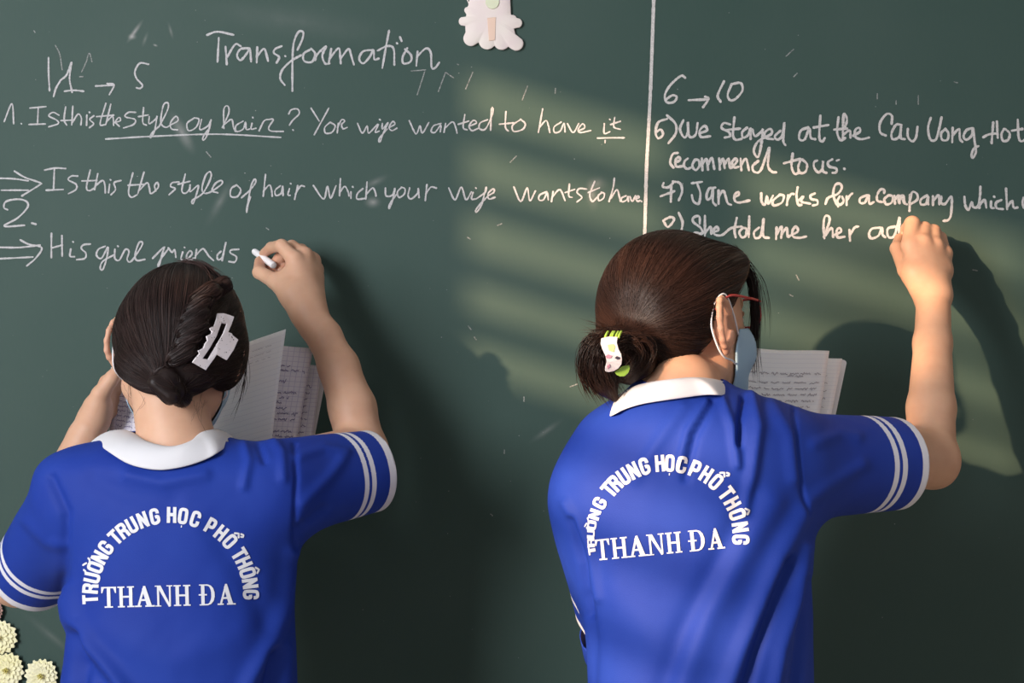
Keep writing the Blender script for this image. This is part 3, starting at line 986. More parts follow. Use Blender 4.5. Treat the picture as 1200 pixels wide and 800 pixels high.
def free_strands(anchor_lists, n, spread0, spread1, rad, m=18, sp_mid=None):
    """loose strands scattered about guide curves"""
    out = []
    for _ in range(n):
        g = catmull(random.choice(anchor_lists), .004)
        g = g[np.linspace(0, len(g) - 1, m).astype(int)]
        t = np.linspace(0, 1, m)[:, None]
        j0, j1 = RNG.normal(0, 1, 3), RNG.normal(0, 1, 3)
        cut = random.uniform(.72, 1)
        path = g + j0 * spread0 * (1 - t) + j1 * spread1 * t + .0015 * np.sin(t * random.uniform(3, 9) + random.random() * 6) * RNG.normal(0, 1, 3)
        idx = np.linspace(0, (m - 1) * cut, m)
        path = np.stack([np.interp(idx, np.arange(m), path[:, c]) for c in range(3)], 1)
        out.append(path)
    return np.array(out)


def fold_field(V, N, folds):
    """height of cloth folds at each vertex: folds are (photo polyline, width, height)"""
    X = topx(V)
    h = np.zeros(len(V))
    for line, w, a in folds:
        d = polydist2(X, line)
        h += a * np.exp(-(d / w) ** 2)
    face = np.clip((-N[:, 1] + .15) * 2.2, 0, 1)
    return 1.6 * h * face


def cloth_noise(V, amp, seed=0):
    r = np.random.default_rng(seed)
    h = np.zeros(len(V))
    for fr in (18, 31, 52, 85):
        k = r.normal(0, 1, 3); k /= np.linalg.norm(k)
        k2 = r.normal(0, 1, 3); k2 /= np.linalg.norm(k2)
        h += (18 / fr) * np.sin(V @ k * fr * 2 + 1.7 * np.sin(V @ k2 * fr * .9) + r.random() * 6)
    return amp * h


def trim(o, cuts):
    """cut an open edge: cuts are (point, normal, reach): everything beyond within reach of the point goes"""
    bm = bmesh.new(); bm.from_mesh(o.data)
    w = Vector(wpos(o))
    for pt, n, reach in cuts:
        pt, n = Vector(pt) - w, Vector(n).normalized()
        sel = [f for f in bm.faces if (f.calc_center_median() - pt).length < reach]
        geom = set(sel)
        for f in sel:
            geom.update(f.edges); geom.update(f.verts)
        bmesh.ops.bisect_plane(bm, geom=list(geom), plane_co=pt, plane_no=n, dist=1e-6)
        kill = [f for f in bm.faces if (f.calc_center_median() - pt).length < reach * .98 and (f.calc_center_median() - pt).dot(n) > 1e-5]
        bmesh.ops.delete(bm, geom=kill, context='FACES')
    # keep the largest piece only
    seen, best = set(), []
    for v in bm.verts:
        if v in seen: continue
        stack, comp = [v], []
        seen.add(v)
        while stack:
            q = stack.pop(); comp.append(q)
            for e in q.link_edges:
                k = e.other_vert(q)
                if k not in seen:
                    seen.add(k); stack.append(k)
        if len(comp) > len(best): best = comp
    keep = set(best)
    bmesh.ops.delete(bm, geom=[v for v in bm.verts if v not in keep], context='VERTS')
    bm.to_mesh(o.data); bm.free()
    o.data.polygons.foreach_set('use_smooth', np.full(len(o.data.polygons), True))


# ---- printed lettering
GL = {
    'T': (.56, [[(0, .9), (.56, .9)], [(.28, 0), (.28, 1)]]),
    'R': (.58, [[(.1, 0), (.1, 1)], [(.1, .91), (.38, .91), (.48, .84), (.48, .6), (.38, .52), (.1, .52)], [(.32, .5), (.46, .38), (.48, 0)]]),
    'U': (.58, [[(.1, 1), (.1, .22), (.17, .1), (.29, .08), (.41, .1), (.48, .22), (.48, 1)]]),
    'O': (.58, [[(.29, .92), (.17, .9), (.1, .78), (.1, .22), (.17, .1), (.29, .08), (.41, .1), (.48, .22), (.48, .78), (.41, .9), (.29, .92)]]),
    'N': (.60, [[(.1, 0), (.1, 1)], [(.5, 0), (.5, 1)], [(.13, .9), (.47, .1)]]),
    'G': (.58, [[(.48, .66), (.48, .78), (.41, .9), (.29, .92), (.17, .9), (.1, .78), (.1, .22), (.17, .1), (.29, .08), (.41, .12), (.48, .2), (.48, .46), (.30, .46)]]),
    'H': (.58, [[(.1, 0), (.1, 1)], [(.48, 0), (.48, 1)], [(.1, .52), (.48, .52)]]),
    'C': (.56, [[(.47, .62), (.47, .78), (.40, .9), (.29, .92), (.17, .9), (.1, .78), (.1, .22), (.17, .1), (.29, .08), (.40, .1), (.47, .22), (.47, .4)]]),
    'P': (.56, [[(.1, 0), (.1, 1)], [(.1, .91), (.36, .91), (.46, .82), (.46, .52), (.36, .43), (.1, .43)]]),
}
ACC = {
    'horn': [[(.48, .95), (.60, .99), (.66, 1.10)]],
    'grave': [[(.17, 1.26), (.34, 1.12)]],
    'circ': [[(.12, 1.08), (.29, 1.24), (.46, 1.08)]],
    'dot': [[(.26, -.17), (.32, -.17)]],
    'hook': [[(.42, 1.34), (.55, 1.40), (.62, 1.30), (.54, 1.22)]],
}
ARC_TEXT = [('T', ()), ('R', ()), ('U', ('horn',)), ('O', ('horn', 'grave')), ('N', ()), ('G', ()), None, ('T', ()), ('R', ()), ('U', ()), ('N', ()), ('G', ()), None,
            ('H', ()), ('O', ('dot',)), ('C', ()), None, ('P', ()), ('H', ()), ('O', ('circ', 'hook')), None, ('T', ()), ('H', ()), ('O', ('circ',)), ('N', ()), ('G', ())]
SERIF = {   # polygons, height 1
    'T': (.92, [[(.36, 0), (.36, .96), (.56, .96), (.56, 0)], [(.22, 0), (.22, .07), (.70, .07), (.70, 0)], [(.03, .93), (.03, 1), (.89, 1), (.89, .93)], [(.03, .70), (.03, .95), (.20, .95), (.09, .70)], [(.89, .70), (.83, .70), (.72, .95), (.89, .95)]]),
    'H': (1.06, [[(.15, 0), (.15, 1), (.35, 1), (.35, 0)], [(.71, 0), (.71, 1), (.91, 1), (.91, 0)], [(.3, .46), (.3, .55), (.75, .55), (.75, .46)]] + [[(x, y), (x, y + .065), (x + .42, y + .065), (x + .42, y)] for x in (.04, .60) for y in (0, .935)]),
    'A': (1.0, [[(.11, 0), (.44, 1), (.55, 1), (.23, 0)], [(.62, 0), (.37, .86), (.54, 1), (.87, 0)], [(.24, .28), (.24, .37), (.70, .37), (.70, .28)], [(0, 0), (0, .07), (.34, .07), (.34, 0)], [(.52, 0), (.52, .07), (1.0, .07), (1.0, 0)]]),
    'N': (1.04, [[(.13, 0), (.13, 1), (.25, 1), (.25, 0)], [(.82, 0), (.82, 1), (.92, 1), (.92, 0)], [(.10, 1), (.34, 1), (.92, .0), (.80, -.03)], [(.02, 0), (.02, .05), (.36, .05), (.36, 0)], [(.0, .95), (.0, 1), (.3, 1), (.3, .95)], [(.68, .95), (.68, 1), (1.03, 1), (1.03, .95)]]),
    'D': (1.0, [[(.14, 0), (.14, 1), (.34, 1), (.34, 0)], [(.03, 0), (.03, .05), (.34, .05), (.34, 0)], [(.03, .95), (.03, 1), (.34, 1), (.34, .95)], [(0, .47), (0, .54), (.48, .54), (.48, .47)],
                 [(.30, 1), (.52, 1), (.54, .93), (.30, .94)], [(.52, 1), (.72, .94), (.65, .86), (.52, .935)], [(.72, .94), (.86, .80), (.70, .74), (.62, .88)], [(.86, .80), (.93, .60), (.73, .60), (.70, .76)], [(.93, .62), (.93, .38), (.73, .38), (.73, .62)],
                 [(.93, .40), (.86, .20), (.70, .26), (.73, .40)], [(.86, .20), (.72, .06), (.62, .12), (.70, .27)], [(.72, .06), (.52, 0), (.52, .065), (.65, .14)], [(.30, .06), (.54, .07), (.52, 0), (.30, 0)]]),
}


def subdivide_quad(p, n):
    p = np.asarray(p, float)
    V, F = [], []
    for i in range(n + 1):
        for j in range(n + 1):
            a, b = i / n, j / n
            V.append((1 - a) * ((1 - b) * p[0] + b * p[3]) + a * ((1 - b) * p[1] + b * p[2]))
    for i in range(n):
        for j in range(n):
            q = i * (n + 1) + j
            F.append((q, q + n + 1, q + n + 2, q + 1))
    return np.array(V), F


def shirt_print(bvh, shirt, arc, line):
    b = MB()
    cx, cy, angs, rin, rout = arc
    cnt = 0

    def put(V2, F, fn):
        nonlocal cnt
        cnt += 1
        out = []
        for x, y in V2:
            p = drape(bvh, *fn(x, y), .0009 + .00012 * (cnt % 4))
            if p is None: return
            out.append(p)
        out = np.array(out)
        if np.ptp(out[:, 1]) > .03: return
        b.add(out, F)
    letters = [l for l in ARC_TEXT if l]
    for (ch, acc), a in zip(letters, angs):
        w, strokes = GL[ch]
        am = math.radians(a)
        ri, ro = rin(a), rout(a)
        rm = (ri + ro) / 2

        def fn(x, y, w=w, am=am, ri=ri, ro=ro, rm=rm):
            rr = ri + (ro - ri) * y
            ang = am - (x - w / 2) * 19.5 / rm
            # letters are straight, set on the tangent
            tx, ty = math.sin(am), math.cos(am)
            q = (x - w / 2) * 19.2
            return cx + rr * math.cos(am) + q * tx, cy - rr * math.sin(am) + q * ty
        for st in strokes:
            q = catmull(st, .09) if len(st) > 4 else np.vstack([catmull(st[i:i + 2], .09) if i == 0 else catmull(st[i:i + 2], .09)[1:] for i in range(len(st) - 1)])
            V2, F = ribbon2d(q, .205, cap=False)
            put(V2, F, fn)
        for an in acc:
            for st in ACC[an]:
                q = np.vstack([catmull(st[i:i + 2], .06) if i == 0 else catmull(st[i:i + 2], .06)[1:] for i in range(len(st) - 1)])
                V2, F = ribbon2d(q, .12 if an != 'dot' else .13, cap=(an != 'dot'))
                put(V2, F, fn)
    (x0, y0), (x1, y1), hgt, xs = line
    dv = np.array([x1 - x0, y1 - y0], float); L = np.linalg.norm(dv)
    e1 = dv / L; e2 = np.array([e1[1], -e1[0]])
    for ch, (u0, u1) in zip('THANHDA', xs):
        w, polys = SERIF[ch]

        def fn(x, y, u0=u0, u1=u1, w=w):
            p = np.array([x0, y0]) + e1 * (L * (u0 + (u1 - u0) * x / w)) + e2 * hgt * y
            return p[0], p[1]
        for pl in polys:
            V2, F = subdivide_quad(pl, 4)
            put(V2, F, fn)
    o = b.build('lettering', M_print, shirt)
    o['label'] = 'white printed school lettering'
    return o


def collar(parent, bvh, fold_pts, outer_pts, inner_drop, m=M_white_cloth):
    """turned-down collar: fold line round the neck and outer edge lying on the shirt"""
    n = 72
    fo = catmull(fold_pts, .004); fo = fo[np.linspace(0, len(fo) - 1, n).astype(int)]
    ou = catmull(outer_pts, .004); ou = ou[np.linspace(0, len(ou) - 1, n).astype(int)]
    rows = [fo + np.array([0, 0, -inner_drop]) + (fo.mean(0) - fo) * .10, fo + np.array([0, 0, -inner_drop * .4]) + (fo.mean(0) - fo) * .04, fo]
    out = (fo - fo.mean(0)); out[:, 2] = 0; out /= np.linalg.norm(out, axis=1, keepdims=True)
    for t in (.12, .3, .55, .8, 1.0):
        rows.append(fo * (1 - t) + ou * t + (out * .007 + np.array([0, 0, .006])) * math.sin(math.pi * min(1, t * .9 + .08)))
    V = np.array(rows).reshape(-1, 3)
    Q = np.array([(i * n + j, i * n + j + 1, (i + 1) * n + j + 1, (i + 1) * n + j) for i in range(len(rows) - 1) for j in range(n - 1)])
    o = mesh_obj('collar', V, None, m, parent, quads=Q)
    sm = o.modifiers.new('thick', 'SOLIDIFY'); sm.thickness = .0022; sm.offset = 0
    sb = o.modifiers.new('soft', 'SUBSURF'); sb.levels = 1; sb.render_levels = 1
    return o


def lower_body(root, x, y, zt, yaw):
    """trousers and shoes, standing on the floor"""
    c, s = math.cos(yaw), math.sin(yaw)
    g = lambda dx, dy, z: np.array([x + c * dx + s * dy, y - s * dx + c * dy, z])
    F = Field()
    F.ell(g(0, 0, zt - .06), (.122, .086, .12), k=.02)
    for q in (-1, 1):
        F.chain([g(q * .075, 0, zt - .12), g(q * .082, .012, .50), g(q * .085, 0, .07)], [.070, .060, .055], .02)
    V, Q = F.mesh(.009)
    mesh_obj('trousers', V, None, M_trouser, root, quads=Q)
    for q in (-1, 1):
        F = Field()
        F.ell(g(q * .085, .07, .030), (.042, .085, .034), k=.02).ell(g(q * .085, -.02, .04), (.038, .055, .045), k=.03)
        F.plane((0, 0, .002), (0, 0, -1))
        V, Q = F.mesh(.006)
        mesh_obj('shoe', V, None, M_shoe, root, quads=Q)


def hair_depth(HF, off):
    def fn(x, y):
        c = np.array(CAMP); d = P(x, y, 0) - c; d /= np.linalg.norm(d)
        t = 1.55
        for _ in range(60):
            v = HF.eval((c + d * t)[None])[0] - off
            t += .8 * v
            if abs(v) < 1e-4 or t > 2.2: break
        return (c + d * t)[1]
    return fn


# ------------------------------------------------------------------ the girl on the left
def make_left_girl():
    g1 = empty('person', (-.43, -.39, 0), 'person in royal blue shirt with white speckled hair claw, chalk in raised right hand', 'person', 'students writing on the board')
    H = Head(P(214, 394, -0.3300), 0, 15, 10, 1.02)
    rows = []
    for py, xl, xr, cy, ry in ((508, 158, 246, -0.385, .045), (516, 122, 270, -0.390, .058), (526, 84, 312, -0.392, .072), (545, 62, 340, -0.395, .088), (600, 74, 346, -0.395, .098),
                               (650, 85, 344, -0.390, .104), (700, 90, 341, -0.390, .110), (750, 87, 343, -0.390, .113), (800, 83, 345, -0.390, .115), (960, 74, 350, -0.390, .118)):
        a, b = P(xl, py, cy), P(xr, py, cy)
        rows.append((a[2], (a[0] + b[0]) / 2, cy, (b[0] - a[0]) / 2, ry))
    S_r, E_r, W_r = P(318, 560, -0.3900), P(424, 530, -0.2112), P(363, 366, -0.1404)
    S_l, E_l, W_l = P(94, 578, -0.3900), P(22, 676, -0.2235), P(100, 512, -0.1736)

    # ---- skin
    B = Field()
    B.loft(rows, p=2.3, off=-.022, k=.02)
    nb = P(208, 522, -0.3950)
    B.cone(H.w(0, -.022, -.075), nb, .047, .052, .03)
    H.skin(B)
    # arms
    B.cone(S_r, E_r, .045, .040, .02)
    B.chain([E_r, P(413, 478, -0.1905), P(397, 430, -0.1700), P(380, 394, -0.1539), W_r], [.0365, .0345, .0300, .0255, .0228], .010)
    B.cone(S_l, E_l, .045, .040, .02)
    B.chain([E_l, E_l + (W_l - E_l) * .35, W_l], [.039, .037, .026], .02)
    # right hand pinching the chalk
    mcp = [P(345, 304, -0.1097), P(357, 299, -0.0898), P(366, 305, -0.0680), P(370, 316, -0.0500)]
    for i, q in enumerate(mcp):
        B.cone(W_r + (q - W_r) * .05 + np.array([.003 * (i - 1.5), 0, 0]), q, .020 - .001 * i, (.0125, .0130, .0130, .0128)[i], .014)
    B.cone(P(338, 325, -0.1148), P(364, 322, -0.0849), .016, .016, .012)
    B.chain([mcp[0], P(330, 288, -0.0972), P(318, 290, -0.0620), P(309, 297, -0.0320)], [.0118, .0105, .0090, .0074], .003, .006)
    B.chain([mcp[1], P(342, 289, -0.0700), P(328, 303, -0.0460), P(318, 314, -0.0440)], [.0118, .0105, .0098, .0088], .003, .006)
    B.chain([mcp[2], P(353, 293, -0.0460), P(338, 309, -0.0400), P(329, 317, -0.0500)], [.0112, .0100, .0095, .0085], .003, .006)
    B.chain([mcp[3], P(361, 304, -0.0320), P(346, 317, -0.0300), P(337, 323, -0.0450)], [.0105, .0088, .0082, .0075], .003, .006)
    B.chain([P(344, 345, -0.1272), P(322, 329, -0.1097), P(304, 319, -0.0760), P(304, 306, -0.0360)], [.0205, .0128, .0105, .0080], .004, .012)
    B.cone(P(344, 346, -0.1295), P(366, 380, -0.1465), .0200, .0222, .014)
    # left hand holding the notebook by its left edge
    B.cone(W_l, P(114, 478, -0.1773), .022, .021, .012)
    lm = [P(126, 448, -0.1517), P(124, 460, -0.1480), P(123, 472, -0.1465), P(122, 484, -0.1480)]
    for q in lm:
        B.cone(P(110, 492, -0.1700), q, .018, .012, .012)
    for i, q in enumerate(lm):
        B.chain([q, P(146 + 2 * i, 446 + 12 * i, -0.1148), P(166 + i, 448 + 12 * i, -0.1062), P(180, 450 + 12 * i, -0.1080)], [.0105, .0088, .0080, .0068], .003, .006)
    B.chain([P(112, 488, -0.1809), P(118, 462, -0.1905), P(131, 443, -0.1890), P(146, 424, -0.1809)], [.019, .0135, .0105, .0080], .004, .012)
    V, Q = B.mesh(.0021, lo=np.array([-9, -9, 1.0]))
    body = mesh_obj('body', V, None, M_skin, g1, quads=Q)
    spots = [(P(308, 301, -0.0580), .008, .8), (P(318, 312, -0.0460), .014, 1.0), (P(330, 312, -0.0400), .016, .9), (P(304, 306, -0.0660), .008, .6), (mcp[0], .009, .3), (mcp[1], .009, .3), (mcp[2], .009, .3),
             (H.w(-.082, -.012, -.03), .03, .55), (H.w(.082, -.012, -.03), .03, .55), (P(146, 424, -0.1773), .012, .5), (E_r, .02, .25)]
    flush_attr(body, V, spots)
    H.eyes(g1)

    # ---- shirt
    T = Field()
    T.loft(rows, p=2.3, off=.002, k=.03)
    ar = P(326, 572, -0.4000); hr = P(434, 552, -0.2900)
    al = P(96, 588, -0.3900); hl = P(36, 673, -0.2780)
    T.cone(ar, hr + (hr - ar) * .4, .066, .0560, .045)
    T.cone(al, hl + (hl - al) * .4, .066, .0560, .045)
    V, Q = T.mesh(.0034, smooth=3)
    N = vnormals(V, Q)
    folds = [([(80, 690), (88, 724), (106, 755), (132, 786), (150, 812)], 9, .007), ([(90, 745), (90, 775), (94, 820)], 9, -.008), ([(78, 705), (80, 760), (77, 820)], 8, .004),
             ([(100, 780), (120, 806)], 10, -.006),
             ([(344, 648), (338, 700), (322, 744), (296, 790), (285, 815)], 10, .006), ([(322, 770), (316, 810)], 9, -.008), ([(338, 760), (336, 815)], 8, .004),
             ([(150, 556), (190, 566), (240, 556)], 7, .0025), ([(110, 560), (150, 580), (200, 588)], 12, -.002),
             ([(286, 518), (292, 540), (286, 570)], 5, .003), ([(300, 512), (310, 540)], 4, -.003), ([(318, 512), (330, 530), (332, 560)], 6, .003),
             ([(345, 520), (348, 560), (346, 600), (345, 640)], 3, -.0022), ([(350, 535), (380, 525), (405, 530)], 6, .0025), ([(355, 590), (385, 560), (400, 540)], 7, .0025), ([(350, 620), (380, 596)], 6, -.003),
             ([(60, 560), (78, 600), (76, 650), (74, 690)], 6, -.004), ([(30, 610), (55, 635), (72, 640)], 7, .0025), ([(250, 620), (300, 700), (318, 740)], 14, -.0022), ([(120, 740), (200, 775), (280, 745)], 20, .002)]
    V = V + N * (fold_field(V, N, folds) + cloth_noise(V, .00045, 3))[:, None]
    shirt = mesh_obj('shirt', V, None, M_shirt, g1, quads=Q)
    nr, nl = (hr - ar) / np.linalg.norm(hr - ar), (hl - al) / np.linalg.norm(hl - al)
    trim(shirt, [(hr, nr, .085), (hl, nl, .085), (P(203, 511, -0.3900), (0, -.22, 1), .085), (np.array([-.43, -.39, .84]), (0, 0, -1), .4)])
    X = np.empty(len(shirt.data.vertices) * 3); shirt.data.vertices.foreach_get('co', X)
    X = X.reshape(-1, 3) + wpos(shirt)
    st = np.zeros(len(X))
    for h_, n_, a_ in ((hr, nr, ar), (hl, nl, al)):
        t = (h_ - X) @ n_
        near = (np.linalg.norm(X - h_, axis=1) < .12) & (np.abs((X - h_) @ n_) < .08)
        for c_, hw in ((.0058, .0068), (.0415, .0040), (.0545, .0040)):
            st = np.maximum(st, near * np.clip(.5 + (hw - np.abs(t - c_)) / .0034, 0, 1))
    set_attr(shirt, 'stripe', st)
    sm = shirt.modifiers.new('thick', 'SOLIDIFY'); sm.thickness = .0016; sm.offset = -1
    bvh = bvh_of(V, Q)
    fold = [P(163, 512, -0.2950), P(152, 507, -0.3350), P(150, 505, -0.3650), P(158, 507, -0.4050), P(174, 517, -0.4470), P(200, 523, -0.4630), P(222, 517, -0.4550), P(234, 506, -0.4150), P(240, 503, -0.3750), P(238, 506, -0.3350), P(226, 512, -0.2950)]
    outer = [P(110, 540, -0.2700), P(98, 530, -0.3050), P(110, 518, -0.3650)] + [drape(bvh, *q, .004) for q in ((126, 531), (150, 546), (172, 552), (192, 553), (218, 549), (242, 541), (258, 532))] + [P(274, 519, -0.3750), P(284, 528, -0.3100), P(270, 542, -0.2700)]
    collar(shirt, bvh, fold, outer, .018)
    angs = [183, 175.3, 167.5, 159.6, 151.8, 143.5, 133.6, 126.5, 118.8, 110.2, 101.4, 89.2, 81, 72, 60, 51, 42.2, 31, 24, 16.2, 8.4, .4]
    shirt_print(bvh, shirt, (200, 697, angs, lambda a: 84.5, lambda a: 103),
                ((119, 712), (276, 708), 24.5, [(0, .118), (.12, .253), (.252, .40), (.402, .535), (.537, .672), (.728, .855), (.866, 1.0)]))
    lower_body(g1, -.415, -.39, .93, 0)

    # ---- hair
    K = P(204, 450, -0.4300)
    HF = Field()
    HF.ell(H.w(0, -.006, .008), np.array([.0815, .1010, .0905]) * 1.02, H.A, .01)
    HF.ell(H.w(0, -.045, -.02), np.array([.072, .055, .066]) * 1.02, H.A, .03)
    HF.ell(H.w(.010, -.062, -.052), (.055, .042, .048), H.A, .02)
    HF.plane(H.w(0, .03, .008), np.array([0, .80, -.78]) @ H.A, .006)
    HF.ell(H.w(-.010, -.082, -.066), (.046, .022, .027), H.A, .02)
    HF.ell(H.w(.030, -.070, -.062), (.040, .024, .026), H.A, .02)
    HF.ell(H.w(.070, -.016, -.022), (.026, .050, .046), H.A, .02)
    kd = hair_depth(HF, .002)
    HF.cone(P(196, 444, kd(196, 444)), P(213, 466, kd(213, 462) - .002), .0165, .0135, .006)
    HF.cone(P(200, 464, kd(200, 458)), P(182, 448, kd(182, 448)), .0120, .0105, .004)
    roll = [P(254, 337, -0.3580), P(240, 345, -0.3780), P(233, 357, -0.3960), P(228, 370, -0.4100), P(224, 384, -0.4220), P(219, 398, -0.4300), P(213, 414, -0.4360), P(207, 432, -0.4420)]
    hdp = hair_depth(HF, .0045)
    roll = [P(x_, y_, hdp(x_, y_)) for x_, y_ in (topx(p) for p in roll)]
    for i in range(len(roll) - 1):
        a, b = roll[i], roll[i + 1]
        m_ = topx(a)
        r_ = .0108 + .0022 * math.sin(i * 2.1)
        HF.cone(P(m_[0] + 9, m_[1] - 4, a[1] + .003), P(m_[0] - 8, m_[1] + 6, a[1] - .001), r_, r_ * .85, .0015)
    hv, hq = HF.mesh(.0026, smooth=2)
    hair = mesh_obj('hair', hv, None, M_hair1, g1, quads=hq)
    set_attr(hair, 'tone', np.full(len(hv), .15))
    L = H.local(hv)
    pxv = topx(hv)
    # left of the roll everything is combed down to the knot, right of it across to the roll
    ok = HF.eval(hv) < .004
    cand = np.where(ok & (L[:, 1] < .085))[0]
    seeds = hv[RNG.choice(cand, 5200)] + RNG.normal(0, .0012, (5200, 3))
    sp = topx(seeds)
    rl = np.array([topx(p) for p in roll])
    xr_ = np.interp(sp[:, 1], rl[:, 1], rl[:, 0])
    right = (sp[:, 0] > xr_ + 4) & (sp[:, 1] < 430)
    tgt = np.tile(K + np.array([-.004, -.012, .0]), (len(seeds), 1))
    ri = np.clip(np.searchsorted(rl[:, 1], sp[:, 1] + 26), 0, len(roll) - 1)
    tgt[right] = np.array(roll)[ri[right]] + np.array([0, -.012, 0])
    low = sp[:, 1] > 430
    tgt[low] = P(208, 458, -0.4550)
    paths = comb(HF, seeds, tgt, 26, .0062, RNG.uniform(-.0003, .0016, len(seeds)), bend=np.array([0, -.05, -.25]))
    pp = topx(paths.reshape(-1, 3))
    nearroll = ((polydist2(pp, rl) < 11) & (pp[:, 1] < 436)).reshape(paths.shape[:2])
    first = np.where(nearroll.any(1), nearroll.argmax(1), paths.shape[1] - 1)
    keep_ = first > 3
    idx_ = np.minimum(np.arange(paths.shape[1])[None, :], first[:, None])
    paths = np.take_along_axis(paths, idx_[..., None].repeat(3, 2), 1)[keep_]
    seeds = seeds[keep_]
    paths = smooth_paths(paths)
    tone = np.clip(RNG.beta(1.6, 3.4, len(seeds)), 0, 1)
    v1, q1, t1 = strands_mesh(paths, RNG.uniform(.00022, .00055, len(seeds)), tone)
    # strands winding round each bulge of the roll
    wr = []
    for i in range(len(roll) - 1):
        a, b = roll[i], roll[i + 1]
        for _ in range(150):
            c0 = a + np.array([.010, .002, .005]) + (b - a) * random.uniform(-.2, .2)
            wr.append(np.concatenate([c0 + RNG.normal(0, .005, 3)]))
    wr = np.array(wr)
    ddir = P(226, 420, -0.4300) - P(258, 350, -0.4000)
    wp = comb(HF, wr, wr + np.array([-.030, -.01, -.018]), 12, .0026, RNG.uniform(.0002, .002, len(wr)), stop=.004)
    v2, q2, t2 = strands_mesh(smooth_paths(wp), RNG.uniform(.0003, .0006, len(wr)), np.clip(RNG.beta(2, 3, len(wr)), 0, 1))
    # wisps: at the right temple, at the nape, a lifted lock on top
    loose = free_strands([[P(283, 395, -0.3200), P(287, 430, -0.3200), P(281, 462, -0.3300), P(268, 500, -0.3500)], [P(285, 410, -0.3100), P(288, 440, -0.3100), P(283, 475, -0.3200)]], 16, .003, .005, .0004)
    nape = free_strands([[P(165, 452, -0.4100), P(175, 470, -0.4120), P(170, 492, -0.4220)], [P(185, 465, -0.4200), P(190, 482, -0.4220), P(180, 505, -0.4350)], [P(235, 462, -0.4200), P(232, 480, -0.4220), P(236, 500, -0.4300)], [P(150, 440, -0.3900), P(148, 470, -0.3800), P(146, 478, -0.3800)]], 20, .006, .010, .0003)
    top = free_strands([[P(215, 309, -0.3500), P(236, 316, -0.3600), P(248, 334, -0.3800), P(258, 350, -0.3850)], [P(214, 309, -0.3400), P(240, 312, -0.3500), P(262, 330, -0.3600)]], 150, .004, .004, .0004)
    v3, q3, t3 = strands_mesh(np.vstack([loose, nape, top]), np.concatenate([np.full(len(loose), .0003), np.full(len(nape), .00016), np.full(len(top), .0004)]),
                              np.concatenate([np.full(len(loose), .2), np.full(len(nape), .2), RNG.uniform(.4, 1, len(top))]))
    vs = np.vstack([v1, v2, v3]); qs = np.vstack([q1, q2 + len(v1), q3 + len(v1) + len(v2)])
    so = mesh_obj('strands', vs, None, M_hair1, hair, quads=qs)
    so['kind'] = 'stuff'
    set_attr(so, 'tone', np.concatenate([t1, t2, t3]))

    H.mask(B, g1, H.hooks())
    return g1, H, HF, B


G1, HEAD1, HAIR1, BODY1 = make_left_girl()


# ---- white speckled hair claw
def speckle_material():
    m = mat('speckled_white_plastic', (.74, .68, .70), .35, .5)
    nt = m.node_tree
    tc = nt.nodes.new('ShaderNodeTexCoord')
    vo = nt.nodes.new('ShaderNodeTexVoronoi'); vo.inputs['Scale'].default_value = 260
    nt.links.new(tc.outputs['Object'], vo.inputs['Vector'])
    nz = nt.nodes.new('ShaderNodeTexNoise'); nz.inputs['Scale'].default_value = 150
    nt.links.new(tc.outputs['Object'], nz.inputs['Vector'])
    ad = nt.nodes.new('ShaderNodeMath'); ad.operation = 'MULTIPLY_ADD'; ad.inputs[1].default_value = -.55; ad.inputs[2].default_value = .42
    nt.links.new(nz.outputs['Fac'], ad.inputs[0])
    lt = nt.nodes.new('ShaderNodeMath'); lt.operation = 'LESS_THAN'
    nt.links.new(vo.outputs['Distance'], lt.inputs[0]); nt.links.new(ad.outputs[0], lt.inputs[1])
    mx = nt.nodes.new('ShaderNodeMix'); mx.data_type = 'RGBA'
    mx.inputs[6].default_value = (.74, .68, .70, 1); mx.inputs[7].default_value = (.03, .02, .02, 1)
    nt.links.new(lt.outputs[0], mx.inputs[0])
    nt.links.new(mx.outputs[2], nt.nodes['Principled BSDF'].inputs['Base Color'])
    return m


def plate(parent, name, m, outline, hole, depth, thick, conv=3):
    """a plate whose outline is read off the photograph, with an optional slot, at depth(px,py), of real thickness"""
    bm = bmesh.new()
    def ring(pts):
        vs = [bm.verts.new(P(x, y, depth(x, y))) for x, y in pts]
        return [bm.edges.new((vs[i], vs[(i + 1) % len(vs)])) for i in range(len(vs))]
    es = ring(outline)
    if hole: es += ring(hole)
    bmesh.ops.triangle_fill(bm, use_beauty=True, edges=es)
    bmesh.ops.recalc_face_normals(bm, faces=bm.faces)
    if sum((f.normal.y * f.calc_area() for f in bm.faces)) > 0:
        bmesh.ops.reverse_faces(bm, faces=bm.faces)
    me = bpy.data.meshes.new(name); 
    off = Vector(wpos(parent))
    for v in bm.verts: v.co -= off
    bm.to_mesh(me); bm.free()
    me.materials.append(m)
    o = bpy.data.objects.new(name, me); COL.objects.link(o); o.parent = parent
    s = o.modifiers.new('thick', 'SOLIDIFY'); s.thickness = thick; s.offset = -1
    b = o.modifiers.new('round', 'BEVEL'); b.width = .0006; b.segments = 2; b.limit_method = 'ANGLE'
    return o


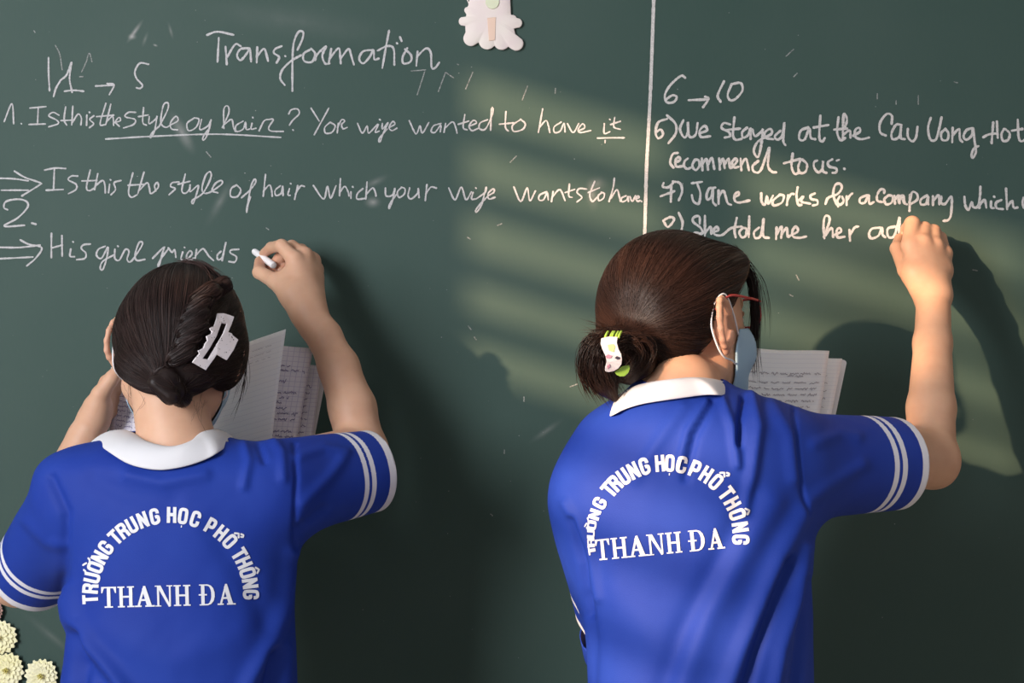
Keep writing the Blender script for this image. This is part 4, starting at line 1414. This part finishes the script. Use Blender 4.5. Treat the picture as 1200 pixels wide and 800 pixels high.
M_speck = speckle_material()
hd = hair_depth(HAIR1, .010)
y_a, y_b, y_c = hd(262, 372), hd(232, 428), hd(278, 402)
def claw_depth(x, y):
    # a flat-ish plate through three points of the hair surface, bowed along its length
    A_ = np.array([[262, 372, 1], [232, 428, 1], [278, 402, 1]], float)
    k = np.linalg.solve(A_, np.array([y_a, y_b, y_c]))
    t = ((x - 262) * -30 + (y - 372) * 56) / (30 ** 2 + 56 ** 2)
    return k @ np.array([x, y, 1]) - .004 - .010 * max(0, 1 - (2 * t - 1) ** 2)
zc_ = lambda pts: [(220 + a / 10, 360 + b / 10) for a, b in pts]
claw = plate(G1, 'hair_claw', M_speck, zc_([(350, 68), (430, 68), (548, 108), (520, 190), (478, 290), (515, 300), (535, 330), (596, 378), (540, 500), (462, 618), (345, 552), (300, 620), (255, 680), (215, 738), (55, 648), (95, 595), (140, 545), (125, 510), (185, 480), (205, 425), (235, 385), (222, 335), (275, 310), (290, 280), (262, 240), (310, 220), (335, 150)]),
             zc_([(400, 178), (460, 192), (420, 300), (350, 420), (240, 612), (178, 600), (260, 480), (340, 340)]), claw_depth, .0028)
claw['label'] = 'white claw clip with black speckles'
# ------------------------------------------------------------------ the girl on the right
def make_right_girl():
    g2 = empty('person', (.245, -.49, 0), 'person with mask, red glasses and low ponytail in royal blue shirt, fist against the board', 'person', 'students writing on the board')
    H = Head(P(791, 362, -0.4200), 47, -2, -3, 1.07)
    yaw = -.22
    rows = []
    for py, xl, xr, cy, ry in ((446, 748, 842, -0.480, .050), (456, 738, 862, -0.485, .060), (470, 716, 905, -0.488, .074), (490, 686, 935, -0.490, .088), (520, 670, 940, -0.490, .098), (560, 660, 944, -0.490, .104),
                               (600, 657, 946, -0.488, .107), (650, 668, 946, -0.485, .110), (700, 682, 946, -0.485, .112), (750, 690, 947, -0.485, .114), (800, 692, 948, -0.485, .116), (950, 696, 952, -0.485, .118)):
        a, b = P(xl, py, cy), P(xr, py, cy)
        hw = (b[0] - a[0]) / 2
        rx = math.sqrt(max(hw ** 2 - (ry * math.sin(yaw)) ** 2, 1e-4)) / math.cos(yaw)
        rows.append((a[2], (a[0] + b[0]) / 2, cy, rx, ry))
    S_r, E_r, W_r = P(905, 535, -0.4800), P(1090, 538, -0.3397), P(1094, 348, -0.1620)
    S_l, E_l, W_l = P(705, 560, -0.4800), P(735, 735, -0.3175), P(850, 575, -0.2284)

    B = Field()
    B.loft(rows, yaw=yaw, p=2.2, off=-.022, k=.02)
    B.cone(H.w(0, -.026, -.072), P(797, 458, -0.4850), .046, .053, .03)
    H.skin(B)
    B.cone(S_r, E_r, .046, .041, .02)
    B.chain([E_r, E_r + (W_r - E_r) * .30, E_r + (W_r - E_r) * .7, W_r], [.0350, .0330, .0268, .0250], .010)
    B.cone(P(1098, 548, -0.3343), P(1112, 543, -0.3175), .020, .012, .02)
    B.cone(S_l, E_l, .046, .040, .02)
    B.chain([E_l, E_l + (W_l - E_l) * .35, W_l], [.039, .036, .026], .02)
    # right fist seen from the back of the hand, fingers bent towards the board
    mcp = [P(1066, 288, -0.1244), P(1081, 285, -0.1220), P(1095, 288, -0.1125), P(1106, 297, -0.1012)]
    for i, q in enumerate(mcp):
        B.cone(W_r + (q - W_r) * .05 + np.array([.003 * (i - 1.5), 0, 0]), q, .0215 - .0012 * i, (.0128, .0132, .0132, .0132)[i], .014)
    B.cone(P(1068, 318, -0.1428), P(1104, 318, -0.1244), .014, .014, .014)
    B.chain([mcp[0], P(1069, 262, -0.0924), P(1063, 268, -0.0600), P(1059, 279, -0.0420)], [.0130, .0122, .0100, .0080], .0025, .006)
    B.chain([mcp[1], P(1083, 268, -0.0851), P(1074, 275, -0.0520), P(1067, 286, -0.0400)], [.0128, .0114, .0098, .0080], .0025, .006)
    B.chain([mcp[2], P(1094, 271, -0.0800), P(1087, 281, -0.0480), P(1079, 293, -0.0400)], [.0124, .0110, .0096, .0080], .0025, .006)
    B.chain([mcp[3], P(1102, 279, -0.0740), P(1097, 291, -0.0460), P(1088, 302, -0.0420)], [.0115, .0100, .0088, .0075], .0025, .006)
    B.chain([P(1078, 334, -0.1491), P(1062, 316, -0.1244), P(1051, 291, -0.0882), P(1054, 279, -0.0600)], [.018, .0130, .0105, .0080], .0035, .012)
    # left hand under the notebook
    B.cone(W_l, P(872, 520, -0.2150), .021, .018, .012)
    for i in range(4):
        B.chain([P(868 + 8 * i, 515 - 3 * i, -0.2083), P(880 + 8 * i, 484 - 4 * i, -0.1816), P(884 + 8 * i, 466 - 4 * i, -0.1685), P(886 + 8 * i, 452 - 3 * i, -0.1724)], [.0115, .0088, .008, .0068], .003, .008)
    B.chain([P(862, 535, -0.2484), P(886, 512, -0.2872), P(898, 500, -0.3080), P(906, 490, -0.3151)], [.016, .012, .0095, .0075], .004, .012)
    V, Q = B.mesh(.0021, lo=np.array([-9, -9, 1.0]))
    body = mesh_obj('body', V, None, M_skin2, g2, quads=Q)
    spots = [(mcp[0], .010, .45), (mcp[1], .010, .5), (mcp[2], .010, .5), (mcp[3], .009, .4), (P(1082, 272, -0.0600), .012, .8), (P(1094, 276, -0.0600), .012, .7), (P(1051, 290, -0.0800), .009, .4),
             (H.w(.082, -.012, -.03), .03, .6), (P(1112, 545, -0.3288), .018, .6), (E_r, .02, .2)]
    flush_attr(body, V, spots)
    H.eyes(g2)

    # ---- shirt
    T = Field()
    T.loft(rows, yaw=yaw, p=2.2, off=.002, k=.03)
    ar = P(922, 546, -0.4850); hr = P(1048, 543, -0.3880)
    al = P(706, 585, -0.4750); hl = P(722, 712, -0.3850)
    T.cone(ar, hr + (hr - ar) * .4, .0700, .0600, .045)
    T.cone(al, hl + (hl - al) * .4, .062, .0540, .04)
    V, Q = T.mesh(.0034, smooth=3)
    N = vnormals(V, Q)
    folds = [([(846, 468), (858, 500), (864, 545)], 5, .004), ([(872, 466), (868, 490), (866, 520)], 4, -.006), ([(880, 462), (888, 500), (880, 560), (872, 600)], 7, .005),
             ([(836, 470), (815, 510), (803, 560)], 5, -.003), ([(828, 472), (806, 505), (795, 545)], 5, .0025), ([(800, 478), (770, 520), (745, 560)], 8, .002),
             ([(930, 480), (934, 520), (938, 560), (944, 602)], 3, -.0025), ([(905, 472), (925, 510), (930, 560)], 8, .003),
             ([(940, 600), (915, 650), (895, 700), (870, 760), (850, 815)], 11, .006), ([(925, 660), (905, 710), (885, 765), (870, 815)], 8, -.007), ([(943, 640), (934, 700), (915, 760), (905, 815)], 8, .006),
             ([(946, 680), (938, 750), (930, 815)], 6, -.005), ([(905, 590), (870, 650), (830, 720), (800, 800)], 16, .004), ([(880, 580), (840, 660), (800, 740), (775, 815)], 14, -.003),
             ([(690, 700), (696, 750), (694, 815)], 6, -.003), ([(670, 610), (684, 660), (688, 720)], 5, -.005), ([(662, 590), (690, 640), (702, 700)], 6, .003),
             ([(955, 520), (985, 508), (1005, 512)], 7, .002), ([(950, 585), (985, 560), (1010, 545)], 8, .0025), ([(720, 700), (780, 760), (850, 780)], 22, .002)]
    V = V + N * (fold_field(V, N, folds) + cloth_noise(V, .00045, 8))[:, None]
    shirt = mesh_obj('shirt', V, None, M_shirt, g2, quads=Q)
    nr, nl = (hr - ar) / np.linalg.norm(hr - ar), (hl - al) / np.linalg.norm(hl - al)
    trim(shirt, [(hr, nr, .088), (hl, nl, .072), (P(797, 443, -0.4850), (0, -.13, 1), .085), (np.array([.245, -.49, .84]), (0, 0, -1), .4)])
    X = np.empty(len(shirt.data.vertices) * 3); shirt.data.vertices.foreach_get('co', X)
    X = X.reshape(-1, 3) + wpos(shirt)
    st = np.zeros(len(X))
    for h_, n_, rr in ((hr, nr, .125), (hl, nl, .085)):
        t = (h_ - X) @ n_
        near = (np.linalg.norm(X - h_, axis=1) < rr) & (np.abs(t) < .08)
        for c_, hw in ((.0055, .0066), (.0455, .0045), (.0605, .0045)):
            st = np.maximum(st, near * np.clip(.5 + (hw - np.abs(t - c_)) / .0034, 0, 1))
    set_attr(shirt, 'stripe', st)
    sm = shirt.modifiers.new('thick', 'SOLIDIFY'); sm.thickness = .0016; sm.offset = -1
    bvh = bvh_of(V, Q)
    fold = [P(838, 455, -0.3850), P(850, 456, -0.4250), P(848, 452, -0.4550), P(830, 445, -0.5050), P(808, 443, -0.5380), P(785, 445, -0.5500), P(764, 448, -0.5380), P(749, 452, -0.5050), P(744, 456, -0.4650), P(748, 458, -0.4250), P(762, 458, -0.3850)]
    outer = [P(890, 500, -0.3600), P(888, 482, -0.4000), P(868, 468, -0.4550)] + [drape(bvh, *q, .004) for q in ((846, 466), (826, 467), (800, 470), (775, 473), (752, 477), (733, 483), (719, 490))] + [P(706, 492, -0.4600), P(700, 500, -0.4100), P(715, 512, -0.3700)]
    collar(shirt, bvh, fold[::-1], outer[::-1], .020)
    angs = [189.5, 183.5, 177, 170.5, 162, 152.5, 140.2, 133.2, 124.8, 116, 107, 95, 87.3, 78.3, 67.2, 57.8, 48.4, 36.5, 27.6, 18.2, 8, -1.6]
    rin = lambda a: 77.5 if a < 140 else 77.5 + min(1, (a - 140) / 35) * 6.5
    rout = lambda a: 97 if a < 140 else 97 - min(1, (a - 140) / 40) * 4.5
    shirt_print(bvh, shirt, (781, 629.7, angs, rin, rout),
                ((699, 656.5), (850, 642), 24.5, [(0, .118), (.12, .256), (.252, .405), (.402, .537), (.542, .672), (.72, .855), (.868, 1.0)]))
    lower_body(g2, .245, -.485, .93, .2)

    # ---- hair
    K = P(722, 402, -0.5180)
    HF = Field()
    HF.ell(H.w(0, -.006, .010), np.array([.0835, .1020, .090]) * 1.04, H.A, .01)
    HF.ell(H.w(0, -.040, -.018), np.array([.074, .052, .066]) * 1.04, H.A, .03)
    HF.ell(H.w(.046, .052, .040), (.030, .040, .034), H.A, .03)
    HF.ell(H.w(-.004, -.052, -.050), (.064, .042, .050), H.A, .02)
    HF.plane(H.w(0, .03, .008), np.array([0, .80, -.74]) @ H.A, .006)
    HF.ell(H.w(-.018, -.078, -.040), (.044, .022, .028), H.A, .02)
    HF.cone(P(735, 405, -0.5050), P(714, 402, -0.5250), .026, .016, .012)
    HF.ell(P(712, 408, -0.5280), (.018, .018, .020), None, .012)
    # tail hanging from the clip
    HF.chain([P(714, 408, -0.5280), P(704, 428, -0.5280), P(708, 448, -0.5260), P(720, 466, -0.5240)], [.020, .021, .015, .006], .01)
    HF.chain([P(724, 404, -0.5250), P(745, 408, -0.5200), P(752, 426, -0.5180), P(736, 440, -0.5200)], [.016, .017, .015, .012], .01)
    hv, hq = HF.mesh(.0026, smooth=2)
    hair = mesh_obj('hair', hv, None, M_hair2, g2, quads=hq)
    set_attr(hair, 'tone', np.full(len(hv), .12))
    L = H.local(hv)
    cand = np.where((HF.eval(hv) < .004) & (L[:, 1] < .10) & (topx(hv)[:, 1] < 425))[0]
    n = 6500
    seeds = hv[RNG.choice(cand, n)] + RNG.normal(0, .0012, (n, 3))
    tgt = np.tile(P(722, 400, -0.5360), (n, 1)) + RNG.normal(0, .006, (n, 3))
    paths = comb(HF, seeds, tgt, 30, .0072, RNG.uniform(-.0003, .0018, n), bend=np.array([0, -.05, .12]))
    paths = smooth_paths(paths)
    clump = np.sin(H.local(seeds)[:, 0] * 160 + 2 * np.sin(H.local(seeds)[:, 2] * 60)) * .5 + .5
    tone = np.clip(RNG.beta(1.6, 3.0, n) * .7 + .35 * clump, 0, 1)
    v1, q1, t1 = strands_mesh(paths, RNG.uniform(.00022, .00055, n), tone)
    tail = [[P(716, 398, -0.5350), P(694, 404, -0.5400), P(686, 425, -0.5380), P(694, 448, -0.5300), P(712, 472, -0.5240)],
            [P(716, 398, -0.5400), P(700, 412, -0.5480), P(700, 440, -0.5420), P(716, 465, -0.5300)],
            [P(718, 398, -0.5380), P(708, 415, -0.5500), P(712, 440, -0.5420), P(726, 472, -0.5260)],
            [P(716, 396, -0.5300), P(690, 402, -0.5300), P(688, 440, -0.5240), P(704, 470, -0.5200)]]
    curl = [[P(728, 398, -0.5400), P(752, 396, -0.5400), P(762, 412, -0.5340), P(752, 432, -0.5300), P(736, 440, -0.5300)],
            [P(728, 402, -0.5420), P(744, 400, -0.5470), P(752, 415, -0.5420), P(742, 432, -0.5360), P(730, 446, -0.5320)]]
    fr = [[H.w(.045, .062, .072), H.w(.061, .076, .036), H.w(.060, .083, -.010), H.w(.055, .082, -.060), H.w(.053, .084, -.098)],
          [H.w(.042, .068, .070), H.w(.058, .080, .034), H.w(.056, .088, -.015), H.w(.052, .088, -.065)],
          [H.w(.050, .058, .068), H.w(.064, .072, .036), H.w(.063, .078, .000), H.w(.060, .080, -.040)]]
    fr_fine = [[H.w(.042, .072, .070), H.w(.058, .096, .030), H.w(.056, .104, -.020), H.w(.050, .098, -.055)], [P(856, 360, -0.3900), P(848, 400, -0.4100), P(838, 440, -0.4200), P(842, 455, -0.4300)],
               [P(835, 350, -0.4100), P(830, 395, -0.4200), P(840, 420, -0.4200)]]
    wisp = [[P(728, 396, -0.5300), P(706, 384, -0.5370), P(684, 380, -0.5350)], [P(728, 398, -0.5300), P(704, 390, -0.5370), P(686, 392, -0.5350)], [P(722, 396, -0.5350), P(705, 388, -0.5400), P(676, 386, -0.5300)],
            [P(770, 420, -0.5100), P(790, 436, -0.5050), P(800, 442, -0.5000)]]
    groups = [(free_strands(tail, 520, .006, .007, 0), .00045, (0, .5)), (free_strands(curl, 240, .004, .005, 0), .00042, (.1, .7)), (free_strands(fr, 240, .003, .0045, 0), .00042, (0, .25)),
              (free_strands(fr_fine, 36, .004, .007, 0), .00028, (0, .2)), (free_strands(wisp, 60, .003, .006, 0), .00028, (.2, .8))]
    vs, qs, ts, off = [v1], [q1], [t1], len(v1)
    for g, r, (a, b) in groups:
        v, q, t = strands_mesh(g, np.full(len(g), r) * RNG.uniform(.7, 1.1, len(g)), RNG.uniform(a, b, len(g)))
        vs.append(v); qs.append(q + off); ts.append(t); off += len(v)
    so = mesh_obj('strands', np.vstack(vs), None, M_hair2, hair, quads=np.vstack(qs))
    so['kind'] = 'stuff'
    set_attr(so, 'tone', np.concatenate(ts))
    H.mask(B, g2, H.hooks())

    # ---- glasses
    M_frame = mat('red_plastic', (.42, .03, .03), .3, .5)
    M_lens = mat('lens', (.8, .85, .85), .05, .5, alpha=.12)
    gb = MB()
    glasses = None
    rims = []
    for q in (-1, 1):
        pts = []
        for t in np.linspace(0, 2 * math.pi, 33):
            cx = abs(math.cos(t)) ** .7 * (1 if math.cos(t) > 0 else -1); sz = abs(math.sin(t)) ** .7 * (1 if math.sin(t) > 0 else -1)
            x = q * (.034 + .026 * cx * q)
            pts.append(H.w(x, .106 - .9 * max(0, abs(x) - .03) ** 1.2, -.010 + .018 * sz))
        rims.append(pts)
        gb.tube(pts, .0017, 8, False)
        hinge = H.w(q * .064, .088, .004)
        gb.tube(catmull([H.w(q * .061, .093, .004), hinge, H.w(q * .078, .050, .007), H.w(q * .083, .004, .010), H.w(q * .082, -.024, -.006)], .006), .0017, 8)
    gb.tube(catmull([H.w(-.009, .106, -.002), H.w(0, .109, 0), H.w(.009, .106, -.002)], .003), .0015, 8)
    glasses = gb.build('glasses', M_frame, g2, True)
    for pts in rims:
        c = np.mean(pts, 0)
        V = [c] + list(pts[:-1])
        o = mesh_obj('lens', V, [(0, i + 1, (i + 1) % 32 + 1) for i in range(32)], M_lens, glasses)
        sm = o.modifiers.new('thick', 'SOLIDIFY'); sm.thickness = .0016
    glasses['label'] = 'red framed glasses'
    return g2, H, HF, B


G2, HEAD2, HAIR2, BODY2 = make_right_girl()

# ---- white and green hair clip
M_clip = mat('printed_white_plastic', (.80, .76, .74), .3, .5, noise=((.78, .66, .66), 120, 2))
M_green = mat('green_plastic', (.30, .48, .06), .3, .5)
M_dots = mat('printed_flower_dark', (.06, .05, .07), .4)
M_pinkdot = mat('printed_flower_pink', (.62, .28, .36), .4)
M_greendot = mat('printed_leaf', (.55, .62, .28), .4)
zd = lambda pts: [(690 + a / 11.43, 380 + b / 11.43) for a, b in pts]
cd0 = hair_depth(HAIR2, .012)
yc0, yc1 = cd0(712, 400), cd0(718, 434)
def clip_depth(x, y):
    t = np.clip((y - 394) / 44, -.4, 1.3)
    return min(yc0, yc1) - .012 - .012 * max(0, 1 - (2 * t - 1) ** 2)
clip = plate(G2, 'hair_clip', M_clip, zd([(168, 182), (270, 160), (388, 165), (376, 240), (400, 330), (436, 400), (446, 470), (438, 535), (400, 590), (340, 625), (270, 642), (218, 628), (222, 580), (242, 500), (225, 420), (185, 330), (160, 250)]), None, clip_depth, .003)
clip['label'] = 'white printed claw clip with green teeth'
b = MB()
for x in (232, 300, 320, 372, 410):
    p = zd([(x - 14, 185), (x, 140), (x + 26, 95)])
    d0 = clip_depth(712, 394)
    b.tube(catmull([P(*p[0], d0 + .002), P(*p[1], d0 + .004), P(*p[2], d0 + .012)], .002), .0016, 8)
b.build('teeth', M_green, clip, True)
lw = plate(clip, 'lower_grip', M_green, zd([(345, 640), (400, 600), (445, 560), (540, 545), (552, 590), (530, 650), (480, 695), (420, 698), (370, 675)]), None, lambda x, y: clip_depth(716, 436) + .006, .003)
for (pts, m_, nm) in (([(345, 450), (375, 425), (420, 440), (420, 465), (385, 475)], M_dots, 'dark_print'), ([(225, 425), (260, 400), (310, 420), (300, 450), (245, 455)], M_pinkdot, 'pink_print'),
                      ([(250, 275), (330, 260), (355, 300), (335, 370), (270, 350)], M_greendot, 'leaf_print'), ([(245, 560), (275, 530), (290, 565), (255, 605)], M_pinkdot, 'pink_print')):
    plate(clip, nm, m_, zd(pts), None, lambda x, y: clip_depth(x, y) - .0008, .0006)
# ------------------------------------------------------------------ chalk sticks and notebooks
M_stick = mat('white_chalk', (.84, .82, .83), .9, noise=((.78, .76, .76), 300, 3))


def chalk(a, b, r, label):
    pts = [a + (b - a) * t for t in (0, .02, .06, .5, .97, 1)]
    V, F = tube_vf(pts, [r * .55, r * .85, r * .95, r, r, r * .93], 18)
    o = mesh_obj('chalk_stick', V, F, M_stick, None, True, origin=(a + b) / 2)
    e = o.modifiers.new('round', 'BEVEL'); e.width = .0005; e.segments = 2
    return tag(o, label, 'chalk', 'chalk sticks in hand')


chalk(P(297.5, 294, -0.0120), P(321, 311, -0.0660), .0055, 'white chalk stick between thumb and finger next to the word friends')
chalk(P(1054, 277, -0.0060), P(1062, 291, -0.0520), .0050, 'white chalk stub hidden in the fist below the word company')


def page_material(name, col, line_col, nlines, margin=None, vert=False):
    m = mat(name, col, .85, .15)
    nt = m.node_tree
    uv = nt.nodes.new('ShaderNodeUVMap')
    sep = nt.nodes.new('ShaderNodeSeparateXYZ')
    nt.links.new(uv.outputs[0], sep.inputs[0])

    def lines(sock, n, wdt):
        mu = nt.nodes.new('ShaderNodeMath'); mu.operation = 'MULTIPLY'; mu.inputs[1].default_value = n
        nt.links.new(sock, mu.inputs[0])
        fr = nt.nodes.new('ShaderNodeMath'); fr.operation = 'FRACT'
        nt.links.new(mu.outputs[0], fr.inputs[0])
        lt = nt.nodes.new('ShaderNodeMath'); lt.operation = 'LESS_THAN'; lt.inputs[1].default_value = wdt
        nt.links.new(fr.outputs[0], lt.inputs[0])
        return lt.outputs[0]
    s = lines(sep.outputs['Y'], nlines, .10)
    if vert:
        s2 = lines(sep.outputs['X'], nlines * .7, .10)
        mxm = nt.nodes.new('ShaderNodeMath'); mxm.operation = 'MAXIMUM'
        nt.links.new(s, mxm.inputs[0]); nt.links.new(s2, mxm.inputs[1]); s = mxm.outputs[0]
    mx = nt.nodes.new('ShaderNodeMix'); mx.data_type = 'RGBA'
    mx.inputs[6].default_value = (*col, 1); mx.inputs[7].default_value = (*line_col, 1)
    nt.links.new(s, mx.inputs[0])
    nt.links.new(mx.outputs[2], nt.nodes['Principled BSDF'].inputs['Base Color'])
    return m


M_page_v = page_material('ruled_paper_violet', (.80, .76, .81), (.60, .55, .68), 26, vert=True)
M_page_w = page_material('ruled_paper_white', (.90, .89, .89), (.80, .79, .82), 22)
M_ink = mat('ink_violet', (.16, .13, .28), .7)
M_ink2 = mat('ink_grey', (.34, .30, .34), .7)
M_cover = mat('notebook_cover', (.72, .68, .70), .5)


def sheet(name, parent, m, corners, bow=(0, 0), nu=20, nv=20, thick=.0006, bowdir=(0, -1, 0), rag=0.0):
    """sheet from corners TL, TR, BR, BL; bowed along its width and height"""
    TL, TR, BR, BL = [np.asarray(c, float) for c in corners]
    bd = np.asarray(bowdir, float)

    def pt(u, v):
        p = (1 - v) * ((1 - u) * TL + u * TR) + v * ((1 - u) * BL + u * BR)
        return p + bd * (bow[0] * math.sin(math.pi * u) + bow[1] * math.sin(math.pi * v)) + np.array([0, 0, rag * math.sin(u * 7.0 + 1) * (1 - v)])
    V = [pt(i / nu, j / nv) for j in range(nv + 1) for i in range(nu + 1)]
    Q = [(j * (nu + 1) + i, (j + 1) * (nu + 1) + i, (j + 1) * (nu + 1) + i + 1, j * (nu + 1) + i + 1) for j in range(nv) for i in range(nu)]
    o = mesh_obj(name, V, None, m, parent, quads=np.array(Q))
    uvl = o.data.uv_layers.new(name='UVMap')
    uv = np.array([((i) / nu, 1 - j / nv) for j in range(nv + 1) for i in range(nu + 1)])
    uvl.data.foreach_set('uv', uv[np.array(Q).ravel()].astype(np.float32).ravel())
    s = o.modifiers.new('thick', 'SOLIDIFY'); s.thickness = thick; s.offset = -1 if thick > 0 else 1
    return o, pt


def scribble(name, parent, m, pt, rows, u0, u1, hgt, wid, seed, lift=.0007):
    """rows of small joined-up handwriting on a sheet"""
    r = random.Random(seed)
    b = MB()
    for v, a, e in rows:
        u = u0 + a * (u1 - u0)
        end = u0 + e * (u1 - u0)
        while u < end:
            wl = r.uniform(.04, .13)
            ue = min(u + wl, end)
            q = []
            x = u
            while x < ue:
                q.append((x, v + r.uniform(-1, 1) * hgt * (1.0 if r.random() < .8 else 2.0)))
                x += hgt * r.uniform(.5, .9)
            if len(q) > 2:
                q = np.array(q)
                V2, F = ribbon2d(q, wid)
                W = []
                for x_, y_ in V2:
                    p = pt(x_, y_)
                    n = np.cross(pt(x_ + .01, y_) - p, pt(x_, y_ + .01) - p); n /= np.linalg.norm(n) + 1e-12
                    if n[1] > 0: n = -n
                    W.append(p + n * lift)
                b.add(W, F)
            u = ue + r.uniform(.015, .035)
    o = b.build(name, m, parent)
    o['kind'] = 'stuff'
    return o


# ---- the open notebook in the left girl's hand
nb1 = empty('notebook', P(240, 520, -0.1627), 'open notebook with a raised white page behind the bun and hair claw', 'notebook')
sheet('cover', nb1, M_cover, (P(130, 430, -0.0991), P(382, 442, -0.0991), P(360, 556, -0.1404), P(126, 545, -0.1404)), (0, 0), thick=.0016)
pl, f_pl = sheet('left_page', nb1, M_page_v, (P(134, 432, -0.1247), P(250, 446, -0.1062), P(244, 560, -0.1517), P(126, 542, -0.1598)), (.010, 0))
scribble('handwriting', pl, M_ink, f_pl, [(.28 + .052 * k, .05, .96 if k % 4 else .6) for k in range(12)], .02, .95, .010, .006, 3)
pb, f_pb = sheet('page_stack', nb1, M_page_v, (P(246, 424, -0.1148), P(377, 428, -0.1148), P(360, 556, -0.1598), P(240, 552, -0.1598)), (.006, 0), thick=.004)
scribble('handwriting', pb, M_ink, f_pb, [(.2 + .06 * k, .3, .98) for k in range(12)], .05, .95, .010, .006, 5)
pr, f_pr = sheet('right_page', nb1, M_page_v, (P(246, 398, -0.1327), P(367, 408, -0.1295), P(340, 560, -0.1809), P(236, 556, -0.1809)), (.010, 0))
scribble('handwriting', pr, M_ink, f_pr, [(.155, .70, .83), (.185, .70, .99), (.27, .70, .85), (.355, .68, .95), (.395, .68, .87), (.435, .64, .80), (.475, .62, .86), (.515, .62, .99), (.56, .62, .97), (.65, .62, .99), (.69, .62, .98), (.73, .62, .99), (.78, .60, .96)], .04, .97, .0085, .006, 7)
pw, f_pw = sheet('raised_page', nb1, M_page_w, (P(236, 421, -0.1480), P(335, 385.5, -0.1920), P(317, 528, -0.2252), P(236, 548, -0.1773)), (.014, .004))
scribble('handwriting', pw, M_ink2, f_pw, [(.10 + .05 * k, .25, .9) for k in range(3)], .05, .95, .004, .0022, 9)

# ---- the notebook in front of the right girl
nb2 = empty('notebook', P(900, 500, -0.2284), 'open notebook of pale handwritten pages in front of the masked face', 'notebook')
# rounded white cover
TL, TR, BR, BL = P(840, 420, -0.1883), P(993, 421, -0.1829), P(972, 520, -0.2872), P(830, 520, -0.2872)
cb = bmesh.new()
pts2 = []
for (cx, cy, sx, sy) in ((0, 0, 1, 1), (1, 0, -1, 1), (1, 1, -1, -1), (0, 1, 1, -1)):
    for k in range(7):
        a = k / 6 * math.pi / 2
        r_ = .05
        if (cx, cy) in ((0, 0), (1, 1)): du, dv = r_ * (1 - math.cos(a)) , r_ * (1 - math.sin(a))
        else: du, dv = r_ * (1 - math.sin(a)), r_ * (1 - math.cos(a))
        u, v = cx + sx * du, cy + sy * dv
        pts2.append((1 - v) * ((1 - u) * TL + u * TR) + v * ((1 - u) * BL + u * BR))
co = mesh_obj('cover', pts2, [tuple(range(len(pts2)))[::-1]], mat('white_cover', (.80, .79, .80), .4), nb2, False)
sm = co.modifiers.new('thick', 'SOLIDIFY'); sm.thickness = .0018
pk, f_pk = sheet('page_stack', nb2, M_page_w, (P(838, 417, -0.2043), P(987, 420, -0.1989), P(967, 524, -0.3080), P(826, 524, -0.3080)), (.004, 0), thick=.003)
scribble('handwriting', pk, M_ink2, f_pk, [(.2 + .09 * k, .5, .97) for k in range(7)], .05, .95, .008, .005, 15)
pf, f_pf = sheet('front_page', nb2, M_page_w, (P(836, 405, -0.2284), P(972, 412, -0.2177), P(954, 530, -0.3311), P(822, 530, -0.3311)), (.012, 0), rag=.0014)
scribble('handwriting', pf, M_ink2, f_pf, [(.24, .30, .98), (.265, .66, .84), (.33, .15, .98), (.39, .2, .96), (.45, .15, .97), (.51, .1, .95), (.57, .1, .92), (.63, .1, .95)], .05, .97, .0085, .006, 21)
